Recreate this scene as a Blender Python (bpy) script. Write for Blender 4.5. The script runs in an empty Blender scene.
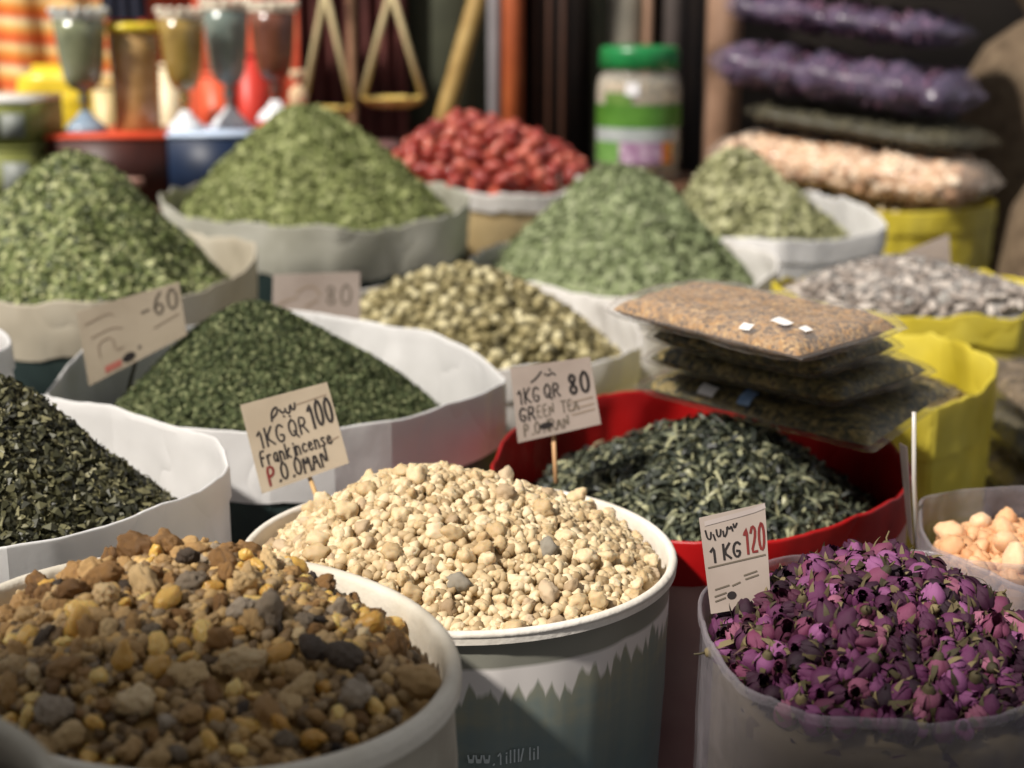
import bpy, bmesh, math, random
import numpy as np
from mathutils import Vector, Quaternion, Matrix, Euler, noise as mnoise

random.seed(7)
rng = np.random.default_rng(11)
scene = bpy.context.scene
COL = scene.collection

# ------------------------------------------------------------------ camera
CAM = Vector((0, 0, 1.30))
PITCH = math.radians(14.0)
FPX = 1487.0
FW = Vector((0, math.cos(PITCH), -math.sin(PITCH)))
UP = Vector((0, math.sin(PITCH), math.cos(PITCH)))

def ray(px, py):
    return FW + Vector((1, 0, 0)) * ((px - 512) / FPX) + UP * ((384 - py) / FPX)

def at(px, py, z):
    d = ray(px, py)
    return CAM + d * ((z - CAM.z) / d.z)

def aty(px, py, y):
    d = ray(px, py)
    return CAM + d * (y / d.y)

def proj(P):
    """world points (n,3) -> pixel coordinates (n,2)"""
    r = P - np.array(CAM)
    dep = r @ np.array(FW)
    return np.stack([512 + FPX * r[:, 0] / dep, 384 - FPX * (r @ np.array(UP)) / dep], 1)

# ------------------------------------------------------------------ materials
def lin(c):
    o = []
    for v in c[:3]:
        v = v / 255.0
        o.append(v / 12.92 if v <= .04045 else ((v + .055) / 1.055) ** 2.4)
    return (*o, 1.0)

def new_mat(name):
    m = bpy.data.materials.new(name)
    m.use_nodes = True
    nt = m.node_tree
    return m, nt, nt.nodes, nt.links, nt.nodes['Principled BSDF']

def ramp_node(N, cols):
    r = N.new('ShaderNodeValToRGB')
    el = r.color_ramp.elements
    n = len(cols)
    while len(el) < n:
        el.new(.5)
    for i, c in enumerate(cols):
        p = i / max(1, n - 1)
        if isinstance(c[0], (tuple, list)):
            p, c = c[1], c[0]
        el[i].position = p
        el[i].color = lin(c)
    return r

def pm(name, cols, rough=.6, src='noise', scale=20., detail=4., bump=0., bscale=60., spec=.4, sss=0., trans=0.,
       metal=0., coat=0., bdist=.004, sheen=0., crumple=0.):
    """procedural principled material; the colour runs over a ramp driven by noise, by mesh island or by object"""
    m, nt, N, L, b = new_mat(name)
    tc = N.new('ShaderNodeTexCoord')
    if len(cols) == 1:
        cols = [tuple(int(v * .93) for v in cols[0]), cols[0], tuple(min(255, int(v * 1.05)) for v in cols[0])]
    r = ramp_node(N, cols)
    if src == 'island':
        g = N.new('ShaderNodeNewGeometry'); f = g.outputs['Random Per Island']
    elif src == 'object':
        g = N.new('ShaderNodeObjectInfo'); f = g.outputs['Random']
        nz = N.new('ShaderNodeTexNoise'); nz.inputs['Scale'].default_value = scale
        L.new(tc.outputs['Object'], nz.inputs['Vector'])
        a = N.new('ShaderNodeMath'); a.operation = 'MULTIPLY_ADD'
        a.inputs[1].default_value = .5; a.inputs[2].default_value = -.25
        L.new(nz.outputs['Fac'], a.inputs[0])
        s = N.new('ShaderNodeMath'); s.operation = 'ADD'
        L.new(f, s.inputs[0]); L.new(a.outputs[0], s.inputs[1]); f = s.outputs[0]
    else:
        nz = N.new('ShaderNodeTexNoise'); nz.inputs['Scale'].default_value = scale
        nz.inputs['Detail'].default_value = detail
        L.new(tc.outputs['Object'], nz.inputs['Vector']); f = nz.outputs['Fac']
        st = N.new('ShaderNodeMapRange')
        st.inputs['From Min'].default_value = .3; st.inputs['From Max'].default_value = .7
        L.new(f, st.inputs['Value']); f = st.outputs[0]
    L.new(f, r.inputs['Fac'])
    L.new(r.outputs['Color'], b.inputs['Base Color'])
    b.inputs['Roughness'].default_value = rough
    b.inputs['Specular IOR Level'].default_value = spec
    b.inputs['Metallic'].default_value = metal
    b.inputs['Coat Weight'].default_value = coat
    b.inputs['Sheen Weight'].default_value = sheen
    if sss:
        b.inputs['Subsurface Weight'].default_value = sss
        b.inputs['Subsurface Radius'].default_value = (.010, .006, .003)
        b.inputs['Subsurface Scale'].default_value = 1.0
    if trans:
        t = N.new('ShaderNodeBsdfTranslucent'); mx = N.new('ShaderNodeMixShader')
        mx.inputs[0].default_value = trans
        L.new(r.outputs['Color'], t.inputs['Color'])
        L.new(b.outputs[0], mx.inputs[1]); L.new(t.outputs[0], mx.inputs[2])
        L.new(mx.outputs[0], N['Material Output'].inputs['Surface'])
    if bump:
        bz = N.new('ShaderNodeTexNoise'); bz.inputs['Scale'].default_value = bscale
        bz.inputs['Detail'].default_value = 5
        L.new(tc.outputs['Object'], bz.inputs['Vector'])
        bp = N.new('ShaderNodeBump'); bp.inputs['Strength'].default_value = bump
        bp.inputs['Distance'].default_value = bdist
        L.new(bz.outputs['Fac'], bp.inputs['Height']); L.new(bp.outputs[0], b.inputs['Normal'])
        if crumple:      # long soft creases of folded plastic
            mp = N.new('ShaderNodeMapping'); mp.inputs['Scale'].default_value = (1, 1, .55)
            L.new(tc.outputs['Object'], mp.inputs[0])
            cz = N.new('ShaderNodeTexNoise'); cz.inputs['Scale'].default_value = 9; cz.inputs['Detail'].default_value = 2
            L.new(mp.outputs[0], cz.inputs['Vector'])
            s1 = N.new('ShaderNodeMath'); s1.operation = 'SUBTRACT'; s1.inputs[1].default_value = .5
            s2 = N.new('ShaderNodeMath'); s2.operation = 'ABSOLUTE'
            s3 = N.new('ShaderNodeMath'); s3.operation = 'POWER'; s3.inputs[1].default_value = .5
            L.new(cz.outputs['Fac'], s1.inputs[0]); L.new(s1.outputs[0], s2.inputs[0]); L.new(s2.outputs[0], s3.inputs[0])
            b2 = N.new('ShaderNodeBump'); b2.inputs['Strength'].default_value = crumple; b2.inputs['Distance'].default_value = .03
            L.new(s3.outputs[0], b2.inputs['Height']); L.new(bp.outputs[0], b2.inputs['Normal']); L.new(b2.outputs[0], b.inputs['Normal'])
    return m

def film(name, tint, opacity, rough=.12, bump=.5, bscale=14., spec=.6, edge=.3):
    """thin plastic film: part see-through, part glossy"""
    m, nt, N, L, b = new_mat(name)
    b.inputs['Base Color'].default_value = lin(tint)
    b.inputs['Roughness'].default_value = rough
    b.inputs['Specular IOR Level'].default_value = spec
    tc = N.new('ShaderNodeTexCoord')
    nz = N.new('ShaderNodeTexNoise'); nz.inputs['Scale'].default_value = bscale; nz.inputs['Detail'].default_value = 3
    L.new(tc.outputs['Object'], nz.inputs['Vector'])
    bp = N.new('ShaderNodeBump'); bp.inputs['Strength'].default_value = bump; bp.inputs['Distance'].default_value = .01
    L.new(nz.outputs['Fac'], bp.inputs['Height']); L.new(bp.outputs[0], b.inputs['Normal'])
    t = N.new('ShaderNodeBsdfTransparent'); mx = N.new('ShaderNodeMixShader')
    lw = N.new('ShaderNodeLayerWeight'); lw.inputs['Blend'].default_value = .35
    L.new(bp.outputs[0], lw.inputs['Normal'])
    mr = N.new('ShaderNodeMapRange'); mr.inputs['To Min'].default_value = opacity
    mr.inputs['To Max'].default_value = min(1, opacity + edge)
    L.new(lw.outputs['Facing'], mr.inputs['Value'])
    L.new(mr.outputs[0], mx.inputs[0]); L.new(t.outputs[0], mx.inputs[1]); L.new(b.outputs[0], mx.inputs[2])
    L.new(mx.outputs[0], N['Material Output'].inputs['Surface'])
    return m

def glass(name, tint, rough=.03):
    m, nt, N, L, b = new_mat(name)
    b.inputs['Base Color'].default_value = lin(tint)
    b.inputs['Roughness'].default_value = rough
    b.inputs['Transmission Weight'].default_value = .85
    b.inputs['IOR'].default_value = 1.45
    return m

# ------------------------------------------------------------------ objects
def tag(o, label=None, cat=None, group=None, kind=None):
    if label: o['label'] = label
    if cat: o['category'] = cat
    if group: o['group'] = group
    if kind: o['kind'] = kind
    return o

ORG = {}
def thing(name, label, cat, loc, group=None):
    o = bpy.data.objects.new(name, None)
    o.empty_display_size = .05
    COL.objects.link(o); o.location = loc
    ORG[o.name] = Vector(loc)
    return tag(o, label, cat, group)

class MB:
    """collects shapes in world coordinates and links them as one mesh object"""
    def __init__(s):
        s.v = []; s.f = []; s.n = 0
    def add(s, V, F):
        V = np.asarray(V, float).reshape(-1, 3)
        s.v.append(V)
        if isinstance(F, np.ndarray):
            s.f.append((F + s.n))
        else:
            k = {}
            for f in F: k.setdefault(len(f), []).append(f)
            for q in k.values(): s.f.append(np.array(q) + s.n)
        s.n += len(V)
        return s
    def mesh(s, name, mat, org=(0, 0, 0), smooth=True):
        V = np.concatenate(s.v) - np.array(org)
        me = bpy.data.meshes.new(name)
        tot = sum(f.shape[0] for f in s.f)
        lt = np.concatenate([np.full(f.shape[0], f.shape[1], np.int32) for f in s.f])
        li = np.concatenate([f.reshape(-1) for f in s.f]).astype(np.int32)
        me.vertices.add(len(V)); me.vertices.foreach_set('co', V.astype(np.float32).reshape(-1))
        me.loops.add(len(li)); me.loops.foreach_set('vertex_index', li)
        me.polygons.add(tot)
        me.polygons.foreach_set('loop_start', np.concatenate([[0], np.cumsum(lt)[:-1]]).astype(np.int32))
        me.polygons.foreach_set('loop_total', lt)
        me.polygons.foreach_set('use_smooth', np.full(tot, smooth))
        me.update(calc_edges=True); me.validate()
        me.materials.append(mat)
        return me
    def build(s, name, mat, parent=None, smooth=True, org=None):
        """with a parent the coordinates become local to it; without, the origin sits at the base centre"""
        if parent is not None:
            org = abs_org(parent)
        elif org is None:
            V = np.concatenate(s.v)
            org = Vector(((V[:, 0].min() + V[:, 0].max()) / 2, (V[:, 1].min() + V[:, 1].max()) / 2, V[:, 2].min()))
        o = bpy.data.objects.new(name, s.mesh(name, mat, org, smooth))
        COL.objects.link(o)
        if parent is not None:
            o.parent = parent; ORG[o.name] = Vector(org)
        else:
            o.location = org; ORG[o.name] = Vector(org)
        return o
    # ---- shapes
    def grid(s, P, closed_u=False, closed_v=False):
        """P: (nu,nv,3) array of points"""
        P = np.asarray(P); nu, nv = P.shape[:2]
        I = np.arange(nu * nv).reshape(nu, nv)
        a = I if closed_u else I[:-1]
        b = np.roll(I, -1, 0) if closed_u else I[1:]
        if closed_v:
            a2, b2 = np.roll(a, -1, 1), np.roll(b, -1, 1)
        else:
            a, b, a2, b2 = a[:, :-1], b[:, :-1], a[:, 1:], b[:, 1:]
        return s.add(P.reshape(-1, 3), np.stack([a, b, b2, a2], -1).reshape(-1, 4))
    def tube(s, pts, r, n=8, caps=True):
        pts = [Vector(p) for p in pts]
        rs = r if isinstance(r, (list, tuple)) else [r] * len(pts)
        R = []
        for i, p in enumerate(pts):
            d = (pts[min(i + 1, len(pts) - 1)] - pts[max(i - 1, 0)]).normalized()
            x = d.cross(Vector((.31, .87, .39))).normalized(); y = d.cross(x)
            R.append([p + (x * math.cos(t) + y * math.sin(t)) * rs[i] for t in np.linspace(0, 2 * math.pi, n, endpoint=False)])
        b0 = s.n
        s.grid(np.array([[list(q) for q in row] for row in R]), closed_v=True)
        if caps:
            s.f.append(np.array([list(range(b0, b0 + n))]))
            s.f.append(np.array([list(range(s.n - n, s.n))[::-1]]))
        return s
    def lathe(s, prof, c, n=32, axis=None):
        """prof: (r,z) list, turned about the vertical through c"""
        t = np.linspace(0, 2 * math.pi, n, endpoint=False)
        P = np.array([[[c[0] + r * math.cos(a), c[1] + r * math.sin(a), c[2] + z] for a in t] for r, z in prof])
        return s.grid(P, closed_v=True)
    def box(s, lo, hi, bev=.004, rot=0., c=None):
        bm = bmesh.new()
        bmesh.ops.create_cube(bm, size=1)
        lo = Vector(lo); hi = Vector(hi); d = hi - lo; m = (lo + hi) / 2
        for v in bm.verts:
            v.co = Vector((v.co.x * d.x, v.co.y * d.y, v.co.z * d.z))
        if bev:
            bmesh.ops.bevel(bm, geom=bm.edges[:], offset=bev, segments=2, affect='EDGES')
        R = Matrix.Rotation(rot, 3, 'Z')
        V = [list(R @ v.co + m) for v in bm.verts]
        bm.verts.index_update()
        F = [[v.index for v in f.verts] for f in bm.faces]
        bm.free()
        return s.add(V, F)

def abs_org(o):
    return ORG[o.name]

def smooth(x):
    x = np.clip(x, 0, 1); return x * x * (3 - 2 * x)

# ------------------------------------------------------------------ sacks
NL = 128
def resample(P, n=NL, k=2):
    P = np.asarray(P, float); Q = np.vstack([P, P[:1]])
    d = np.linalg.norm(np.diff(Q, axis=0), axis=1); cu = np.concatenate([[0], np.cumsum(d)])
    t = np.linspace(0, cu[-1], n, endpoint=False)
    R = np.stack([np.interp(t, cu, Q[:, j]) for j in range(3)], 1)
    for _ in range(k):
        R = (np.roll(R, 1, 0) + 2 * R + np.roll(R, -1, 0)) / 4
    return R

def oval_px(cx, cy, rx, rn, rf, z, zfar=None, n=64):
    """an oval rim given by its outline in pixels (rn towards us, rf away) on the plane z"""
    out = []
    for t in np.linspace(0, 2 * math.pi, n, endpoint=False):
        y = math.sin(t)
        zz = z + (zfar - z) * max(0, -y) if zfar is not None else z
        out.append((cx + rx * math.cos(t), cy + (rn if y > 0 else rf) * y, zz))
    return out

class Sack:
    def __init__(s, name, label, rim_px, mbody, mcuff, cuff=.012, lip=.002, cat='sack', k=2, wr=.006, taper=.93, base=0.,
                 group=None, inner=.16, cuffname='cuff', over=0., wav=.0, blend=.30, sharp=0):
        s.blend = blend
        R = resample([list(at(px, py, z)) for px, py, z in rim_px], NL, k)
        s.c = R.mean(0); s.c[2] = 0
        s.R = R; rad = R[:, :2] - s.c[:2]
        s.r = np.linalg.norm(rad, axis=1); s.nrm = rad / s.r[:, None]
        s.a = np.arctan2(rad[:, 1], rad[:, 0])
        mean = s.r.mean(); s.mean = mean
        s.rb = (.35 * s.r + .65 * mean) * taper
        s.folds = [(random.uniform(-math.pi, math.pi), random.uniform(.05, .14), random.choice((-1, 1)) * random.uniform(.5, 1)) for _ in range(9)]
        s.wr = wr; s.base = base; s.lip = lip; s.seed = random.uniform(0, 50)
        if wav:                                # the edge of the cloth is a little uneven
            s.R[:, 2] += np.array([wav * (mnoise.noise(Vector((4 * math.cos(a), 4 * math.sin(a), s.seed))) + .5 * mnoise.noise(Vector((13 * math.cos(a), 13 * math.sin(a), s.seed)))) for a in s.a])
        root = thing(name, label, cat, (s.c[0], s.c[1], base), group)
        s.root = root
        b = MB()
        lv = [0, .015, .03, .05, .08, .11, .15, .2, .27, .35, .45, .6, .8, .97, 1]
        d = [s.wall_f(f, -.0008 - over) for f in lv]
        bot = d[-1].copy(); bot[:, :2] = s.c[:2] + (bot[:, :2] - s.c[:2]) * .02
        b.grid(np.array(d + [bot]), closed_v=True)
        s.body = b.build('body', mbody, root)
        m = MB()
        rows = [s.wall(dd, lip + .0012 - over * .5) for dd in np.linspace(cuff, 0.001, 6)]
        for ph in np.linspace(0, math.pi, 7):
            q = s.R.copy()
            q[:, :2] += s.nrm * (lip + .0012) * math.cos(ph)
            q[:, 2] += (lip + .0012) * math.sin(ph)
            rows.append(q)
        rows += [s.wall(dd, -lip - .0012 - .001) for dd in np.linspace(.004, inner, 16)]
        m.grid(np.array(rows), closed_v=True)
        s.cuff = m.build(cuffname, mcuff, root)
        if sharp:
            s.cuff.data.set_sharp_from_angle(angle=math.radians(sharp)); s.body.data.set_sharp_from_angle(angle=math.radians(sharp))
    def wall_f(s, f, off):
        z = s.base + (s.R[:, 2] - s.base) * (1 - f)
        return s._w(z, off)
    def wall(s, d, off):
        return s._w(s.R[:, 2] - d, off)
    def _w(s, z, off):
        d = s.R[:, 2] - z
        w = smooth(d / s.blend)
        r = s.r * (1 - w) + s.rb * w
        bulge = .005 * np.sin(np.clip(d / .6, 0, 1) * math.pi)
        nz = np.array([mnoise.noise(Vector((2.2 * math.cos(a), 2.2 * math.sin(a) + s.seed, zz * 7))) +
                       .5 * mnoise.noise(Vector((5 * math.cos(a), 5 * math.sin(a), zz * 11 + s.seed))) for a, zz in zip(s.a, z)])
        fo = np.zeros(NL)
        for a0, wd, am in s.folds:
            da = np.abs((s.a - a0 + math.pi) % (2 * math.pi) - math.pi)
            fo += am * np.maximum(0, 1 - da / wd)
        r = r + bulge + nz * s.wr * smooth(d / .08) + fo * s.wr * .9 * smooth(d / .05) + off
        P = np.empty((NL, 3)); P[:, :2] = s.c[:2] + s.nrm * r[:, None]; P[:, 2] = z
        return P

class Heap:
    def __init__(h, sack, depth, peak, pw=1.0, tip=.12, rough=.006, inset=.012, freq=16.):
        zf = sack.R[:, 2].mean() - depth
        ze = np.minimum(zf, sack.R[:, 2] - .010)
        B = sack._w(ze, -sack.lip - inset)
        h.inset = inset; h.B = B; h.P = np.array(peak); h.pw = pw; h.tip = tip; h.rough = rough; h.freq = freq; h.smax = .985
        h.ph = rng.uniform(0, 6.28, (8, 3)); h.sack = sack
        a = rng.uniform(0, 6.28, 8); k = freq * rng.uniform(.5, 2.2, 8)
        h.k = np.stack([np.cos(a) * k, np.sin(a) * k], 1)
    def ev(h, s, t):
        """s in 0..1 from peak to edge, t in 0..1 around"""
        s = np.asarray(s, float); t = np.asarray(t, float) % 1
        f = t * NL; i = np.floor(f).astype(int) % NL; j = (i + 1) % NL; w = (f - np.floor(f))[..., None]
        e = h.B[i] * (1 - w) + h.B[j] * w
        P = h.P + (e - h.P) * s[..., None]
        q = (np.sqrt(s * s + h.tip ** 2) - h.tip) / (math.sqrt(1 + h.tip ** 2) - h.tip)
        P[..., 2] = e[..., 2] + (h.P[2] - e[..., 2]) * (1 - q) ** h.pw
        n = np.sin(P[..., :1] * h.k[:, 0] + P[..., 1:2] * h.k[:, 1] + h.ph[:, 0]).sum(-1) / 8 * 2
        P[..., 2] += n * h.rough * np.clip((1 - s) * 8, 0, 1)
        return P
    def normal(h, s, t):
        e = 2e-3
        s = np.clip(s, .02, .98)
        a = h.ev(s + e, t) - h.ev(s - e, t); b = h.ev(s, t + e) - h.ev(s, t - e)
        n = np.cross(a, b); n /= np.linalg.norm(n, axis=-1, keepdims=True) + 1e-12
        n[n[..., 2] < 0] *= -1
        return n
    def mound(h, mb, down=.0, ns=26, sink=.003):
        S, T = np.meshgrid(np.linspace(0.001, 1, ns), np.arange(NL) / NL, indexing='ij')
        P = h.ev(S, T); P[..., 2] -= sink
        rows = [P[i] for i in range(ns)]
        if down:
            for dd in np.linspace(.02, down, 8):
                q = h.sack._w(h.B[:, 2] - dd, -h.sack.lip - h.inset)
                rows.append(q)
        mb.grid(np.array(rows), closed_v=True)
    def sample(h, n, smax=None):
        if smax is None: smax = h.smax
        s = np.sqrt(rng.random(n)) * smax; t = rng.random(n)
        return h.ev(s, t), h.normal(s, t), s, t
    def darts(h, n, dmin, smax=.95, margin=25, face=-.05, tries=40):
        """up to n points spread evenly over the part of the heap the camera sees"""
        P, N, s, t = h.sample(n * tries, smax)
        px = proj(P); view = np.array(CAM) - P; view /= np.linalg.norm(view, axis=1, keepdims=True)
        ok = (px[:, 0] > -margin) & (px[:, 0] < 1024 + margin) & (px[:, 1] < 768 + margin) & ((N * view).sum(1) > face)
        P, N = P[ok], N[ok]
        keep = []
        K = np.empty((n, 3))
        for i in range(len(P)):
            if len(keep) >= n: break
            if not keep or ((K[:len(keep)] - P[i]) ** 2).sum(1).min() > dmin * dmin:
                K[len(keep)] = P[i]; keep.append(i)
        return P[keep], N[keep]

def rand_dirs(n):
    v = rng.normal(size=(n, 3)); return v / np.linalg.norm(v, axis=1, keepdims=True)

def flakes(mb, P, N, length, width, tilt=.6, curl=.25, lift=.3, seg=3, jit=.5, twist=0.):
    """leaf flakes lying on a heap, each a small bent strip"""
    n = len(P)
    L = length * (1 + jit * rng.uniform(-1, 1, n)); W = width * (1 + jit * rng.uniform(-1, 1, n))
    nn = N + tilt * rand_dirs(n); nn /= np.linalg.norm(nn, axis=1, keepdims=True)
    a = np.cross(nn, rand_dirs(n)); a /= np.linalg.norm(a, axis=1, keepdims=True) + 1e-9
    b = np.cross(nn, a)
    c = P + N * (lift * length * rng.random(n))[:, None]
    V = np.empty((n, seg, 2, 3))
    cu = curl * rng.uniform(-1, 1, n)
    tw = twist * rng.uniform(-1, 1, n)
    for i, u in enumerate(np.linspace(-.5, .5, seg)):
        w = W * (1.0 if seg < 3 else (1 - (abs(u) * 2) ** 2 * .75)) * .5
        m = c + a * (u * L)[:, None] + nn * (cu * L * (1 - 4 * u * u))[:, None]
        ang = tw * u * 2
        bb = b * np.cos(ang)[:, None] + nn * np.sin(ang)[:, None]
        V[:, i, 0] = m - bb * w[:, None]; V[:, i, 1] = m + bb * w[:, None] + nn * (cu * W * .6)[:, None]
    base = (np.arange(n) * seg * 2)[:, None, None]
    q = np.array([[2 * i, 2 * i + 1, 2 * i + 3, 2 * i + 2] for i in range(seg - 1)])[None]
    mb.add(V.reshape(-1, 3), (base + q).reshape(-1, 4))

def lump(seed, sub=3, lobes=4, spread=.55, fine=.06, aspect=(1, .85, .75), facet=0., knob=(.3, .55)):
    """a knobbly lump: several lobes grown together; unit radius"""
    r = random.Random(seed)
    bm = bmesh.new(); bmesh.ops.create_icosphere(bm, subdivisions=sub, radius=1); bm.verts.index_update()
    cs = [(Vector((0, 0, 0)), .72)]
    for _ in range(lobes):
        d = Vector((r.gauss(0, 1), r.gauss(0, 1), r.gauss(0, 1))).normalized()
        cs.append((d * spread * r.uniform(.75, 1.15), r.uniform(*knob)))
    planes = [(Vector((r.gauss(0, 1), r.gauss(0, 1), r.gauss(0, 1))).normalized(), r.uniform(.55, .85)) for _ in range(7)] if facet else []
    D = [v.co.normalized() for v in bm.verts]; Rr = []
    for d in D:
        best = .1
        for c, rad in cs:
            bq = d.dot(c); disc = bq * bq - (c.length_squared - rad * rad)
            if disc > 0: best = max(best, bq + math.sqrt(disc))
        for pn, pd in planes:
            q = d.dot(pn)
            if q > .05: best = min(best, pd / q * facet + best * (1 - facet))
        Rr.append(best)
    Rr = np.array(Rr); nb = [[e.other_vert(v).index for e in v.link_edges] for v in bm.verts]
    for _ in range({1: 0, 2: 0, 3: 1, 4: 4}[sub]):
        Rr = .5 * Rr + .5 * np.array([Rr[q].mean() for q in nb])
    for v, d, best in zip(bm.verts, D, Rr):
        q3 = d * float(best)
        best += fine * mnoise.noise(q3 * 3.3 + Vector((seed, 0, 0))) + fine * .7 * mnoise.noise(q3 * 7 + Vector((0, seed, 0))) + fine * .35 * mnoise.noise(q3 * 15 + Vector((0, 0, seed)))
        v.co = Vector((d.x * aspect[0], d.y * aspect[1], d.z * aspect[2])) * float(best)
    V = np.array([list(v.co) for v in bm.verts]); F = np.array([[v.index for v in f.verts] for f in bm.faces])
    bm.free()
    return V, F

def rot_mats(n):
    q = rng.normal(size=(n, 4)); q /= np.linalg.norm(q, axis=1, keepdims=True)
    w, x, y, z = q.T
    return np.stack([np.stack([1 - 2 * (y * y + z * z), 2 * (x * y - z * w), 2 * (x * z + y * w)], -1),
                     np.stack([2 * (x * y + z * w), 1 - 2 * (x * x + z * z), 2 * (y * z - x * w)], -1),
                     np.stack([2 * (x * z - y * w), 2 * (y * z + x * w), 1 - 2 * (x * x + y * y)], -1)], 1)

def scatter(mb, shapes, P, size, jit=.3):
    R = rot_mats(len(P))
    for k, (V, F) in enumerate(shapes):
        idx = np.arange(k, len(P), len(shapes))
        if not len(idx): continue
        sc = size * (1 + jit * rng.uniform(-1, 1, len(idx)))
        W = np.einsum('nij,vj->nvi', R[idx], V) * sc[:, None, None] + P[idx][:, None]
        off = (np.arange(len(idx)) * len(V))[:, None, None]
        mb.add(W.reshape(-1, 3), (F[None] + off).reshape(-1, F.shape[1]))

def mesh_of(V, F, name, mat, smooth=True):
    return MB().add(V, F).mesh(name, mat, smooth=smooth)

def place(name, me, loc, scale, label, cat, group, rot=None):
    o = bpy.data.objects.new(name, me); COL.objects.link(o)
    o.location = loc
    o.rotation_mode = 'QUATERNION'
    o.rotation_quaternion = rot if rot is not None else Quaternion(rng.normal(size=4).tolist()).normalized()
    o.scale = (scale,) * 3 if not isinstance(scale, tuple) else scale
    return tag(o, label, cat, group)

# ================================================================== materials used on the stall
M = {}
M['white'] = pm('white_woven_plastic', [(205, 200, 194), (226, 222, 217), (234, 231, 227)], .42, scale=9, bump=.25, bscale=40, trans=.22, crumple=.2)
M['white2'] = pm('white_soft_plastic', [(214, 212, 210), (230, 228, 226), (238, 236, 234)], .38, scale=6, bump=.3, bscale=22, trans=.25, crumple=.2)
M['cream'] = pm('cream_woven_plastic', [(188, 178, 160), (206, 198, 182), (214, 207, 193)], .6, scale=14, bump=.3, bscale=120)
M['greycream'] = pm('greyed_cream_sack', [(150, 142, 126), (172, 164, 147), (184, 176, 160)], .6, scale=10, bump=.3, bscale=120)
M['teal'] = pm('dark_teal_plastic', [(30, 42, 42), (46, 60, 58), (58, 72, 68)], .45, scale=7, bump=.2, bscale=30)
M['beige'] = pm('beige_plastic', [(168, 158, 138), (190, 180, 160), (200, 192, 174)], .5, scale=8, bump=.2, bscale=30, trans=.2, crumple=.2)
M['greyish'] = pm('greyish_white_plastic', [(160, 158, 142), (180, 178, 164), (192, 190, 178)], .5, scale=8, bump=.2, bscale=30, trans=.2, crumple=.2)
M['rim'] = pm('white_woven_rim', [(206, 198, 184), (222, 214, 202), (230, 224, 214)], .6, scale=14, bump=.3, bscale=120)
M['red'] = pm('red_plastic', [(140, 10, 12), (172, 18, 20), (188, 26, 26)], .38, scale=9, bump=.25, bscale=26, trans=.15, crumple=.2)
M['pinkwhite'] = pm('pinkish_white_sack', [(176, 120, 116), (208, 160, 154), (222, 184, 176)], .5, scale=5, bump=.2, bscale=40)
M['yellow'] = pm('yellow_plastic', [(196, 176, 44), (220, 202, 72), (230, 216, 100)], .4, scale=6, bump=.25, bscale=26, trans=.3, crumple=.2)
M['tan'] = pm('tan_sack', [(176, 150, 104), (196, 172, 126), (206, 184, 140)], .6, scale=8, bump=.2, bscale=60)
M['clear'] = film('clear_plastic_bag', (118, 112, 116), .16, .2, .7, 22)
M['clear2'] = film('clear_plastic_rim', (170, 162, 168), .18, .2, .7, 22)
M['wood_stick'] = pm('pale_wood_stick', [(176, 140, 92), (200, 164, 112)], .6, scale=60)
M['ink'] = pm('black_ink', [(34, 28, 28), (44, 38, 36)], .6)
M['ink_brown'] = pm('faded_ink', [(96, 86, 74), (110, 100, 86)], .7)
M['ink_red'] = pm('red_brown_ink', [(110, 36, 34), (126, 46, 42)], .6)
M['ink_faint'] = pm('faint_print', [(140, 122, 104), (150, 132, 112)], .7)
M['card'] = pm('buff_card', [(160, 146, 126), (172, 158, 138), (180, 166, 146)], .75, scale=12)
M['card_grey'] = pm('grey_buff_card', [(150, 136, 126), (162, 148, 138), (170, 156, 146)], .7, scale=12)
M['white_print'] = pm('white_print', [(190, 200, 202), (205, 214, 216)], .6)

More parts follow.
